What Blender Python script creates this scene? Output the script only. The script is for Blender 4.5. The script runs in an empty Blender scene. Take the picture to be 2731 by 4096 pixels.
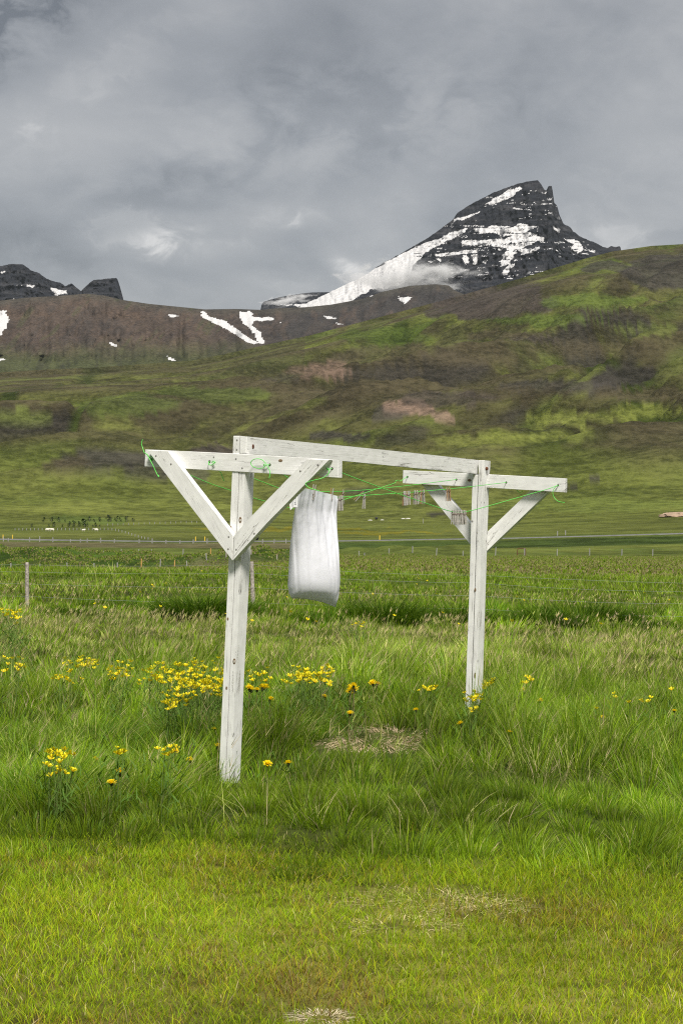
import bpy, math, random
import numpy as np
from mathutils import Vector, Matrix

random.seed(7)
rng = np.random.default_rng(11)
scene = bpy.context.scene
COL = scene.collection

# ------------------------------------------------------------------ camera
F = 7966.0            # focal length in photograph pixels (70 mm on a 24 mm wide frame)
CX, CY = 1365.5, 2048.0
PITCH = math.radians(0.223)
ROLL = math.radians(1.5)
CAMZ = 1.52
fw = np.array([0, math.cos(PITCH), math.sin(PITCH)])
r0 = np.array([1.0, 0, 0]); u0 = np.array([0, -math.sin(PITCH), math.cos(PITCH)])
RT = r0 * math.cos(ROLL) + u0 * math.sin(ROLL)
UP = -r0 * math.sin(ROLL) + u0 * math.cos(ROLL)
CAM = np.array([0, 0, CAMZ])
cam_data = bpy.data.cameras.new('camera')
cam = bpy.data.objects.new('camera', cam_data); COL.objects.link(cam)
m = Matrix(((RT[0], UP[0], -fw[0], 0), (RT[1], UP[1], -fw[1], 0), (RT[2], UP[2], -fw[2], CAMZ), (0, 0, 0, 1)))
cam.matrix_world = m
cam_data.sensor_fit = 'HORIZONTAL'; cam_data.sensor_width = 24.0; cam_data.lens = 70.0
cam_data.clip_start = 0.1; cam_data.clip_end = 60000
scene.camera = cam
scene.render.resolution_x = 682; scene.render.resolution_y = 1024

# ------------------------------------------------------------------ light
SUN = Vector((0.13, -0.56, 0.82)).normalized()
sl = bpy.data.lights.new('sun', 'SUN'); sl.energy = 1.5; sl.angle = math.radians(14); sl.color = (1.0, 0.95, 0.87)
so = bpy.data.objects.new('sun', sl); COL.objects.link(so)
so.rotation_euler = SUN.to_track_quat('Z', 'Y').to_euler(); so.location = (0, -20, 30)
scene.view_settings.view_transform = 'Standard'
scene.view_settings.look = 'None'
scene.view_settings.gamma = 1.0
scene.view_settings.use_curve_mapping = False
scene.view_settings.exposure = 1.8
cy = scene.cycles
cy.max_bounces = 5; cy.diffuse_bounces = 3; cy.glossy_bounces = 2; cy.transmission_bounces = 4; cy.transparent_max_bounces = 4; cy.volume_bounces = 1
cy.use_denoising = False; cy.filter_width = 1.15; cy.sample_clamp_indirect = 4.0

def ray(px, py):
    px = np.asarray(px, float); py = np.asarray(py, float)
    a = (px - CX) / F; b = (CY - py) / F
    return a[..., None] * RT + b[..., None] * UP + fw

world = bpy.data.worlds.new('World'); scene.world = world; world.use_nodes = True
def build_world():
    nt = world.node_tree; N = nt.nodes; L = nt.links; N.clear()
    def mth(op, a, b=None, c=None):
        n = N.new('ShaderNodeMath'); n.operation = op
        for i, v in enumerate((a, b, c)):
            if v is None: continue
            if isinstance(v, (int, float)): n.inputs[i].default_value = v
            else: L.new(v, n.inputs[i])
        return n.outputs[0]
    tc = N.new('ShaderNodeTexCoord'); D = tc.outputs['Generated']
    sky = N.new('ShaderNodeTexSky'); sky.sky_type = 'NISHITA'; sky.sun_disc = False
    sky.sun_elevation = math.asin(SUN.z); sky.sun_rotation = math.atan2(SUN.x, SUN.y)
    L.new(D, sky.inputs[0])
    skys = N.new('ShaderNodeVectorMath'); skys.operation = 'SCALE'; L.new(sky.outputs[0], skys.inputs[0]); skys.inputs['Scale'].default_value = 0.05
    def noise(scale, sc, detail, dist, rough=0.55):
        mp = N.new('ShaderNodeMapping'); mp.inputs['Scale'].default_value = sc; mp.inputs['Rotation'].default_value = (0, math.radians(-25), 0)
        L.new(D, mp.inputs[0])
        n = N.new('ShaderNodeTexNoise'); n.inputs['Scale'].default_value = scale; n.inputs['Detail'].default_value = detail
        n.inputs['Roughness'].default_value = rough; n.inputs['Distortion'].default_value = dist
        L.new(mp.outputs[0], n.inputs['Vector']); return n.outputs[0]
    big = noise(5.0, (1, 1, 1.5), 6, 0.7, 0.5)
    mid = noise(15.0, (1, 1, 1.6), 7, 0.5, 0.52)
    fine = noise(48.0, (1, 1, 1.5), 7, 0.5, 0.6)
    # brighter and darker cloud masses
    def blob(px, py, rx, ry, tilt=0.0):
        r = ray(px, py); r = r / np.linalg.norm(r)
        e1 = np.cross(r, [0, 0, 1.0]); e1 /= np.linalg.norm(e1); e2 = np.cross(e1, r)
        c, s = math.cos(tilt), math.sin(tilt)
        a1 = (e1 * c + e2 * s) / (rx / F); a2 = (-e1 * s + e2 * c) / (ry / F)
        sub = N.new('ShaderNodeVectorMath'); sub.operation = 'SUBTRACT'; L.new(D, sub.inputs[0]); sub.inputs[1].default_value = tuple(r)
        ds = []
        for a in (a1, a2):
            dt = N.new('ShaderNodeVectorMath'); dt.operation = 'DOT_PRODUCT'; L.new(sub.outputs[0], dt.inputs[0]); dt.inputs[1].default_value = tuple(a)
            ds.append(mth('MULTIPLY', dt.outputs['Value'], dt.outputs['Value']))
        q = mth('ADD', ds[0], ds[1])
        q = mth('ADD', q, mth('MULTIPLY', mth('SUBTRACT', mid, 0.5), 4.0))
        q = mth('ADD', q, mth('MULTIPLY', mth('SUBTRACT', fine, 0.5), 3.2))
        return mth('POWER', 2.718, mth('MULTIPLY', mth('MAXIMUM', q, 0.0), -1.6))
    v = mth('ADD', mth('MULTIPLY', mth('SUBTRACT', big, 0.5), 1.0), mth('MULTIPLY', mth('SUBTRACT', mid, 0.5), 0.6))
    v = mth('ADD', v, mth('MULTIPLY', mth('SUBTRACT', fine, 0.5), 0.22))
    v = mth('ADD', v, 0.47)
    for (px, py, rx, ry, t, amt) in [
        (520, 930, 330, 105, 0.05, 0.34), (800, 960, 300, 85, 0.1, 0.30), (1090, 865, 190, 55, 0.1, 0.36),
        (1420, 1085, 160, 60, -0.5, 0.5), (1180, 1150, 300, 70, 0.0, 0.22),
        (2390, 960, 240, 80, 0.0, 0.20), (2500, 760, 420, 260, 0.3, 0.18),
        (700, 150, 600, 170, 0.45, 0.13), (330, 330, 460, 130, 0.6, 0.13), (150, 620, 420, 170, 0.1, 0.14),
        (60, 60, 460, 150, 0.62, -0.60), (1500, 460, 700, 190, 0.0, -0.14), (480, 760, 420, 90, 0.0, -0.10),
        (900, 620, 420, 120, 0.2, -0.10), (1550, 800, 300, 110, 0.3, 0.12), (180, 1000, 300, 120, 0.0, -0.12)]:
        v = mth('ADD', v, mth('MULTIPLY', blob(px, py, rx, ry, t), amt))
    ramp = N.new('ShaderNodeValToRGB'); L.new(v, ramp.inputs[0])
    cr = ramp.color_ramp; cr.elements[0].position = 0.0; cr.elements[0].color = (0.045, 0.047, 0.051, 1)
    cr.elements[1].position = 1.0; cr.elements[1].color = (0.208, 0.203, 0.198, 1)
    e = cr.elements.new(0.42); e.color = (0.091, 0.093, 0.097, 1)
    e = cr.elements.new(0.68); e.color = (0.128, 0.128, 0.129, 1)
    mix = N.new('ShaderNodeMix'); mix.data_type = 'RGBA'; mix.inputs[0].default_value = 0.93
    L.new(skys.outputs[0], mix.inputs[6]); L.new(ramp.outputs[0], mix.inputs[7])
    bg = N.new('ShaderNodeBackground'); bg.inputs[1].default_value = 1.0
    L.new(mix.outputs[2], bg.inputs[0])
    out = N.new('ShaderNodeOutputWorld'); L.new(bg.outputs[0], out.inputs[0])
build_world()
world.cycles.sampling_method = 'NONE'

# ------------------------------------------------------------------ helpers
def tag(o, label=None, cat=None, group=None, kind=None):
    if label: o['label'] = label
    if cat: o['category'] = cat
    if group: o['group'] = group
    if kind: o['kind'] = kind
    return o

def empty(name, loc, label=None, cat=None, group=None):
    o = bpy.data.objects.new(name, None); COL.objects.link(o); o.location = tuple(loc); o.empty_display_size = 0.1
    return tag(o, label, cat, group)

def link_mesh(name, me, mat=None, parent=None):
    o = bpy.data.objects.new(name, me); COL.objects.link(o)
    if mat is not None and len(me.materials) == 0: me.materials.append(mat)
    if parent is not None:
        o.parent = parent
    return o

def mesh_pd(name, verts, faces, smooth=False):
    me = bpy.data.meshes.new(name); me.from_pydata([tuple(map(float, v)) for v in verts], [], [tuple(map(int, f)) for f in faces])
    if smooth:
        me.polygons.foreach_set('use_smooth', np.ones(len(me.polygons), bool))
    me.update(); return me

def big_mesh(name, V, Fc, cols=None, smooth=False, attrs=None):
    """V (n,3); Fc (m,k) same-size polygons"""
    V = np.ascontiguousarray(V, np.float32); Fc = np.ascontiguousarray(Fc, np.int32)
    me = bpy.data.meshes.new(name); k = Fc.shape[1]
    me.vertices.add(len(V)); me.vertices.foreach_set('co', V.ravel())
    me.loops.add(Fc.size); me.loops.foreach_set('vertex_index', Fc.ravel())
    me.polygons.add(len(Fc)); me.polygons.foreach_set('loop_start', np.arange(0, Fc.size, k, dtype=np.int32))
    try: me.polygons.foreach_set('loop_total', np.full(len(Fc), k, np.int32))
    except Exception: pass
    if smooth: me.polygons.foreach_set('use_smooth', np.ones(len(Fc), bool))
    if cols is not None:
        a = me.attributes.new('Col', 'FLOAT_COLOR', 'POINT')
        c4 = np.ones((len(V), 4), np.float32); c4[:, :3] = cols
        a.data.foreach_set('color', c4.ravel())
    for nm, arr in (attrs or {}).items():
        a = me.attributes.new(nm, 'FLOAT', 'POINT'); a.data.foreach_set('value', np.ascontiguousarray(arr, np.float32).ravel())
    me.update(calc_edges=True); me.validate()
    return me

def grid_faces(nr, nc):
    i = np.arange(nr - 1)[:, None] * nc + np.arange(nc - 1)[None, :]
    i = i.ravel()
    return np.stack([i, i + 1, i + nc + 1, i + nc], 1)

# --- vectorised noise
_perm = rng.permutation(512)
def _h(ix, iy):
    return _perm[(_perm[ix & 511] + iy) & 511] / 511.0
def vnoise(x, y):
    x = np.asarray(x, float); y = np.asarray(y, float)
    xi = np.floor(x).astype(int); yi = np.floor(y).astype(int)
    fx = x - xi; fy = y - yi
    fx = fx * fx * fx * (fx * (fx * 6 - 15) + 10); fy = fy * fy * fy * (fy * (fy * 6 - 15) + 10)
    a = _h(xi, yi); b = _h(xi + 1, yi); c = _h(xi, yi + 1); d = _h(xi + 1, yi + 1)
    return (a + (b - a) * fx) * (1 - fy) + (c + (d - c) * fx) * fy
def fbm(x, y, oct=4, gain=0.5):
    s = 0; a = 1; t = 0
    for o in range(oct):
        s = s + a * (vnoise(x * 2 ** o + 17.3 * o, y * 2 ** o - 9.1 * o) - 0.5); t += a; a *= gain
    return s / t * 2      # about -1..1
def ridged(x, y, oct=4, gain=0.5):
    s = 0; a = 1; t = 0
    for o in range(oct):
        s = s + a * (1 - np.abs(vnoise(x * 2 ** o + 7.7 * o, y * 2 ** o + 3.3 * o) * 2 - 1)); t += a; a *= gain
    return s / t
def sstep(a, b, x):
    t = np.clip((np.asarray(x, float) - a) / (b - a), 0, 1); return t * t * (3 - 2 * t)
def lerp(a, b, t): return a + (b - a) * t
def inside(poly, X, Y):
    r = np.zeros(X.shape, bool); n = len(poly)
    for i in range(n):
        x1, y1 = poly[i]; x2, y2 = poly[(i + 1) % n]
        if y1 == y2: continue
        c = ((y1 > Y) != (y2 > Y)) & (X < (x2 - x1) * (Y - y1) / (y2 - y1) + x1)
        r ^= c
    return r

# --- node material helper
class NB:
    def __init__(self, name):
        self.m = bpy.data.materials.new(name); self.m.use_nodes = True
        self.nt = self.m.node_tree; self.N = self.nt.nodes; self.L = self.nt.links
        self.N.clear(); self.out = self.N.new('ShaderNodeOutputMaterial')
    def n(self, t, **kw):
        x = self.N.new(t)
        for k, v in kw.items(): setattr(x, k, v)
        return x
    def val(self, sock, v):
        if v is None: return
        if isinstance(v, bpy.types.NodeSocket): self.L.new(v, sock)
        else: sock.default_value = v
    def math(self, op, a, b=None, c=None, clamp=False):
        x = self.n('ShaderNodeMath', operation=op, use_clamp=clamp)
        for i, v in enumerate((a, b, c)):
            if v is not None: self.val(x.inputs[i], v)
        return x.outputs[0]
    def mixc(self, fac, a, b, blend='MIX'):
        x = self.n('ShaderNodeMix', data_type='RGBA', blend_type=blend)
        self.val(x.inputs[0], fac)
        for s, v in ((x.inputs[6], a), (x.inputs[7], b)):
            if isinstance(v, tuple) and len(v) == 3: v = v + (1,)
            self.val(s, v)
        return x.outputs[2]
    def coord(self, which='Object'):
        return self.n('ShaderNodeTexCoord').outputs[which]
    def mapping(self, vec, scale=(1, 1, 1), rot=(0, 0, 0), loc=(0, 0, 0)):
        x = self.n('ShaderNodeMapping'); self.L.new(vec, x.inputs[0])
        x.inputs['Scale'].default_value = scale; x.inputs['Rotation'].default_value = rot; x.inputs['Location'].default_value = loc
        return x.outputs[0]
    def noise(self, vec, scale, detail=4, rough=0.55, dist=0.0):
        x = self.n('ShaderNodeTexNoise'); self.L.new(vec, x.inputs['Vector'])
        x.inputs['Scale'].default_value = scale; x.inputs['Detail'].default_value = detail
        x.inputs['Roughness'].default_value = rough; x.inputs['Distortion'].default_value = dist
        return x.outputs[0]
    def smooth(self, x, a, b):
        y = self.n('ShaderNodeMapRange', interpolation_type='SMOOTHSTEP'); self.val(y.inputs[0], x)
        y.inputs[1].default_value = a; y.inputs[2].default_value = b
        return y.outputs[0]
    def attr(self, nm):
        return self.n('ShaderNodeAttribute', attribute_name=nm)
    def bsdf(self, color, rough=0.6, spec=0.3, bump=None, bstr=0.3, bdist=0.01, metal=0.0):
        p = self.n('ShaderNodeBsdfPrincipled')
        if isinstance(color, tuple) and len(color) == 3: color = color + (1,)
        self.val(p.inputs['Base Color'], color); self.val(p.inputs['Roughness'], rough)
        p.inputs['Specular IOR Level'].default_value = spec; p.inputs['Metallic'].default_value = metal
        if bump is not None:
            b = self.n('ShaderNodeBump'); b.inputs['Strength'].default_value = bstr; b.inputs['Distance'].default_value = bdist
            self.L.new(bump, b.inputs['Height']); self.L.new(b.outputs[0], p.inputs['Normal'])
        return p.outputs[0]
    def done(self, shader):
        self.L.new(shader, self.out.inputs['Surface']); return self.m

# --- materials
def mat_terrain():
    b = NB('meadow_and_heath'); col = b.attr('Col').outputs['Color']; p = b.n('ShaderNodeNewGeometry').outputs['Position']
    n1 = b.noise(p, 0.9, 6, 0.62); n2 = b.noise(b.mapping(p, (0.014, 0.022, 0.06)), 1.0, 8, 0.62)
    n3 = b.noise(b.mapping(p, (0.16, 0.12, 0.3)), 1.0, 6, 0.7)
    k = b.math('ADD', b.math('MULTIPLY', n1, 0.35), b.math('ADD', b.math('MULTIPLY', n2, 0.8), b.math('MULTIPLY', n3, 0.95)))
    c = b.mixc(1.0, col, b.mixc(b.smooth(k, 0.82, 1.28), (0.50, 0.52, 0.48), (1.46, 1.44, 1.36)), 'MULTIPLY')
    hgt = b.math('ADD', b.math('MULTIPLY', n3, 1.2), b.math('MULTIPLY', n2, 3.0))
    return b.done(b.bsdf(c, 0.9, 0.05, hgt, 0.7, 3.0))
def mat_rock(vert=0.8, name='mountain_rock'):
    b = NB(name); at = b.attr('Col').outputs['Color']; sn = b.attr('snow').outputs['Fac']; p = b.n('ShaderNodeNewGeometry').outputs['Position']
    n1 = b.noise(b.mapping(p, (0.006, 0.006, 0.085)), 1.0, 8, 0.66); n2 = b.noise(b.mapping(p, (0.06, 0.06, 0.012)), 1.0, 7, 0.62)
    n3 = b.noise(p, 0.11, 6, 0.65)
    k = b.math('ADD', n1, b.math('MULTIPLY', n2, 0.8)) if vert else b.math('ADD', b.math('MULTIPLY', n3, 1.1), b.math('MULTIPLY', b.noise(b.mapping(p, (0.02, 0.006, 0.02), rot=(0, 0, .5)), 1.0, 7, 0.62), 0.7))
    rock = b.mixc(1.0, at, b.mixc(b.smooth(k, 0.6, 1.2), (0.45, 0.47, 0.52), (1.45, 1.42, 1.40)), 'MULTIPLY')
    f = b.math('ADD', sn, b.math('MULTIPLY', b.math('SUBTRACT', b.math('ADD', b.math('MULTIPLY', n1, .6), b.math('MULTIPLY', n3, .4)), 0.5), 1.5))
    f = b.smooth(f, 0.42, 0.60)
    c = b.mixc(f, rock, b.mixc(n3, (0.52, 0.51, 0.50), (0.74, 0.74, 0.75)))
    return b.done(b.bsdf(c, 0.85, 0.1, b.math('ADD', n2, b.math('MULTIPLY', n1, 1.5)) if vert else n3, 0.8 if vert else 0.6, 9.0))
def mat_leaf(name, trans=0.3, rough=0.5, spec=0.25):
    b = NB(name); col = b.attr('Col').outputs['Color']
    p = b.bsdf(col, rough, spec)
    t = b.n('ShaderNodeBsdfTranslucent'); b.L.new(b.mixc(1.0, col, (1.15, 1.2, 0.7), 'MULTIPLY'), t.inputs[0])
    mx = b.n('ShaderNodeMixShader'); mx.inputs[0].default_value = trans
    b.L.new(p, mx.inputs[1]); b.L.new(t.outputs[0], mx.inputs[2])
    return b.done(mx.outputs[0])
def mat_flat(name, color, rough=0.6, spec=0.3, var=0.0, scale=40, bump=0.0):
    b = NB(name); c = color
    o = b.coord('Object'); n = b.noise(o, scale, 5, 0.6)
    if var: c = b.mixc(b.smooth(n, 0.3, 0.7), tuple(x * (1 - var) for x in color), tuple(min(1, x * (1 + var)) for x in color))
    return b.done(b.bsdf(c, rough, spec, n if bump else None, bump, 0.003))
def mat_wood(name, mildew=0.25, crack=0.4, seed=0.0, chip=0.5):
    """white paint on softwood; x of the UV-like object attribute 'along', y 'across' """
    b = NB(name)
    al = b.attr('along').outputs['Fac']; ac = b.attr('across').outputs['Fac']
    cmb = b.n('ShaderNodeCombineXYZ'); b.L.new(al, cmb.inputs[0]); b.L.new(ac, cmb.inputs[1]); cmb.inputs[2].default_value = seed
    g = b.n('ShaderNodeNewGeometry').outputs['Position']
    uv = cmb.outputs[0]
    grain = b.noise(b.mapping(uv, (4, 130, 1)), 1.0, 6, 0.6)
    blot = b.noise(b.mapping(uv, (9, 22, 1)), 1.0, 6, 0.62)
    speck = b.noise(g, 260, 3, 0.6)
    dirt_l = b.noise(b.mapping(uv, (5, 14, 1)), 1.0, 5, 0.6)
    streak = b.noise(b.mapping(uv, (3.2, 62, 1), loc=(3.1, 7.7, 0)), 1.0, 5, 0.6)
    crk = b.noise(b.mapping(uv, (1.6, 40, 1), loc=(9.2, 1.7, 2)), 1.0, 3, 0.5)
    base = b.mixc(b.smooth(blot, 0.32, 0.68), (0.75, 0.748, 0.728), (0.86, 0.858, 0.838))
    base = b.mixc(b.math('MULTIPLY', b.smooth(grain, 0.52, 0.72), 0.3), base, (0.52, 0.51, 0.47))
    # grey weathering towards the lower edge (lying water): across 0 = lower edge
    edge = b.math('SUBTRACT', 1.0, b.smooth(ac, 0.0, 0.055))
    mil = b.math('MULTIPLY', b.math('MULTIPLY', b.smooth(b.math('ADD', b.math('MULTIPLY', edge, 0.22), b.math('ADD', b.math('MULTIPLY', speck, 0.55), b.math('MULTIPLY', dirt_l, 0.5))), 0.60, 0.78), mildew), 1.0, clamp=True)
    base = b.mixc(mil, base, (0.15, 0.15, 0.13))
    sk = b.math('MULTIPLY', b.smooth(b.math('ADD', b.math('MULTIPLY', streak, .7), b.math('MULTIPLY', speck, .3)), 0.585, 0.64), chip)
    base = b.mixc(sk, base, (0.30, 0.285, 0.25))
    cr = b.math('MULTIPLY', b.math('SUBTRACT', 1.0, b.smooth(b.math('ABSOLUTE', b.math('SUBTRACT', crk, 0.5)), 0.0, 0.010)), b.math('MULTIPLY', b.smooth(dirt_l, 0.5, 0.56), crack))
    base = b.mixc(cr, base, (0.12, 0.11, 0.09))
    hgt = b.math('SUBTRACT', b.math('ADD', b.math('MULTIPLY', grain, 0.6), b.math('MULTIPLY', speck, 0.2)), b.math('ADD', cr, b.math('MULTIPLY', sk, .5)))
    return b.done(b.bsdf(base, 0.55, 0.3, hgt, 0.35, 0.004))
def mat_cloth():
    b = NB('white_cotton'); o = b.coord('Object')
    n = b.noise(o, 60, 5, 0.6); w = b.noise(b.mapping(o, (30, 30, 4)), 1.0, 4, 0.5)
    c = b.mixc(n, (0.81, 0.82, 0.88), (0.87, 0.88, 0.94))
    p = b.bsdf(c, 0.85, 0.1, b.math('ADD', b.math('MULTIPLY', n, .3), w), 0.25, 0.008)
    t = b.n('ShaderNodeBsdfTranslucent'); t.inputs[0].default_value = (0.8, 0.8, 0.82, 1)
    mx = b.n('ShaderNodeMixShader'); mx.inputs[0].default_value = 0.28
    b.L.new(p, mx.inputs[1]); b.L.new(t.outputs[0], mx.inputs[2]); return b.done(mx.outputs[0])

M = {}
M['terrain'] = mat_terrain(); M['rock'] = mat_rock(); M['brown'] = mat_rock(0, 'bare_brown_slope')
M['grass'] = mat_leaf('grass_blades', 0.42, 0.7, 0.10); M['straw'] = mat_leaf('dry_straw', 0.15, 0.7, 0.1)
M['petal'] = mat_leaf('yellow_petals', 0.3, 0.5, 0.2); M['stem'] = mat_leaf('flower_stems', 0.2, 0.6, 0.2)
M['wood'] = mat_wood('white_painted_wood', 0.25, 0.7, 0.0, 0.4)
M['wood_worn'] = mat_wood('worn_white_painted_wood', 0.45, 1.0, 4.0, 1.0)
M['wood_mildew'] = mat_wood('mildewed_white_painted_wood', 0.85, 0.9, 8.0, 0.5)
M['endgrain'] = mat_flat('painted_end_grain', (0.62, 0.60, 0.53), 0.8, 0.1, 0.3, 60, 0.3)
M['knot'] = mat_flat('wood_knot', (0.20, 0.14, 0.085), 0.8, 0.1, 0.4, 120)
M['knot_heart'] = mat_flat('painted_knot_heart', (0.55, 0.53, 0.47), 0.7, 0.1, 0.3, 150)
M['screw'] = mat_flat('dull_screw_steel', (0.25, 0.24, 0.23), 0.5, 0.4, 0.3, 200)
M['rust'] = mat_flat('rusty_iron', (0.13, 0.055, 0.032), 0.8, 0.2, 0.5, 150)
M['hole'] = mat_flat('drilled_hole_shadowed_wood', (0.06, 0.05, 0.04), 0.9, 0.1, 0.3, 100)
M['cord'] = mat_flat('green_plastic_cord', (0.13, 0.66, 0.10), 0.35, 0.4, 0.12, 90)
M['peg'] = mat_flat('weathered_grey_peg_wood', (0.43, 0.405, 0.365), 0.85, 0.1, 0.35, 220)
M['peg_brown'] = mat_flat('orange_brown_peg_wood', (0.36, 0.23, 0.13), 0.8, 0.1, 0.3, 220)
M['cloth'] = mat_cloth()
M['tag'] = mat_flat('satin_care_tag', (0.78, 0.78, 0.80), 0.5, 0.3, 0.05, 50)
M['ink'] = mat_flat('grey_ink', (0.25, 0.26, 0.28), 0.7, 0.1, 0.2, 300)
M['post'] = mat_flat('weathered_grey_post', (0.37, 0.33, 0.29), 0.9, 0.1, 0.4, 22, 0.5)
M['post_white'] = mat_flat('pale_fence_post', (0.30, 0.295, 0.275), 0.8, 0.1, 0.2, 8)
M['post_orange'] = mat_flat('orange_brown_fence_post', (0.50, 0.30, 0.10), 0.8, 0.1, 0.25, 8)
M['post_yellow'] = mat_flat('yellow_road_marker', (0.70, 0.48, 0.06), 0.6, 0.2, 0.1, 8)
M['wire'] = mat_flat('galvanised_wire', (0.30, 0.32, 0.31), 0.45, 0.5, 0.1, 30)
M['road'] = mat_flat('grey_gravel_road', (0.16, 0.16, 0.158), 0.9, 0.1, 0.25, 0.8)
M['wool'] = mat_flat('sheep_wool', (0.72, 0.68, 0.58), 0.95, 0.05, 0.12, 8)
M['bale'] = mat_flat('black_wrap', (0.02, 0.02, 0.022), 0.5, 0.3, 0.2, 3)
M['sand'] = mat_flat('bare_pinkish_sand', (0.38, 0.28, 0.20), 0.95, 0.05, 0.3, 0.35, 0.4)
M['stone'] = mat_flat('pale_stone', (0.5, 0.49, 0.45), 0.9, 0.1, 0.25, 2)

# ------------------------------------------------------------------ ground height
TROLL = math.tan(ROLL)
def horizon_y(px): return 2079.0 + (px - CX) * TROLL
XC = np.array([0., 700., 1366., 2050., 2731.])
V2S = 1.7417
def vpts(l): return np.array(l, float) * V2S
SKY_A = vpts([(-250, 900), (0, 858), (100, 851), (200, 846), (300, 838), (430, 828), (500, 814), (600, 791), (700, 769), (780, 748), (900, 716), (1000, 690),
              (1100, 662), (1180, 640), (1250, 619), (1330, 596), (1390, 581), (1480, 570), (1568, 567), (1800, 555)])
ROWS = [  # distance, image heights at the five columns -> converted into slopes seen from the camera
 (100, (2295, 2300, 2302, 2312, 2320)), (170, (2283, 2278, 2262, 2262, 2265)), (230, (2281, 2272, 2242, 2240, 2240)),
 (262, (2250, 2248, 2236, 2233, 2232)), (300, (2228, 2228, 2226, 2226, 2226)), (340, (2210, 2212, 2212, 2208, 2206)),
 (400, (2184, 2190, 2196, 2190, 2172)), (440, (2163, 2172, 2169, 2158, 2141)), (452, (2159, 2168, 2165, 2154, 2137)),
 (462, (2155, 2164, 2161, 2150, 2133)), (520, (2148, 2158, 2152, 2142, 2124)), (700, (2122, 2120, 2128, 2112, 2092)),
 (900, (2086, 2084, 2092, 2080, 2050)), (1050, (2010, 2030, 2040, 2010, 1960)), (1200, (1905, 1960, 1960, 1900, 1830)),
 (1300, (1822, 1900, 1880, 1790, 1700)), (1420, (1806, 1830, 1775, 1655, 1545)), (1500, (1806, 1800, 1762, 1632, 1532)), (1700, (1790, 1760, 1752, 1655, 1560)),
 (1950, (1700, 1680, 1630, 1520, 1440)), (2250, (1600, 1570, 1490, 1370, 1280))]
RD = np.log(np.array([r[0] for r in ROWS], float))
RS = np.array([[(horizon_y(x) - y) / F for x, y in zip(XC, r[1])] for r in ROWS])
_sky_s = lambda px: (horizon_y(px) - np.interp(px, SKY_A[:, 0], SKY_A[:, 1])) / F
# the near ground: height relative to the camera by distance
ND = np.array([0.0, 4.0, 6.0, 8.0, 11.4, 14.3, 20.0, 30.0, 43.0, 60.0])
NZ = np.array([-1.52, -1.52, -1.52, -1.51, -1.50, -1.42, -1.62, -1.88, -2.13, -2.32])
def px_of(X, Y):
    return CX + F * X / np.maximum(Y, 1e-3)
def folds(X, Y):
    wx = fbm(X / 520 + 3, Y / 520, 3) * 120; wy = fbm(X / 520 - 8, Y / 520 + 5, 3) * 120
    th = math.radians(31); al = (X + wx) * math.cos(th) + (Y + wy) * math.sin(th); ac = -(X + wx) * math.sin(th) + (Y + wy) * math.cos(th)
    r1 = ridged(al / 620 + 5, ac / 300, 2, .30); r2 = ridged(al / 200, ac / 85 + 3, 3, .5)
    return wx, wy, al, ac, r1, r2
def relief(X, Y, d):
    wx, wy, al, ac, r1, r2 = folds(X, Y)
    a = (r1 - 0.6) * 120 + fbm(al / 420, ac / 330 + 4, 3) * 16 + (r2 - .6) * 40 + fbm(X / 55, Y / 75, 4) * 5
    g = ridged((X + wx * .6) / 150 + 2, Y / 900, 2, .5); a -= sstep(.80, .97, g) * 14
    return a * sstep(900, 1450, d) * (1 - 0.8 * sstep(2450, 2950, d))
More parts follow.
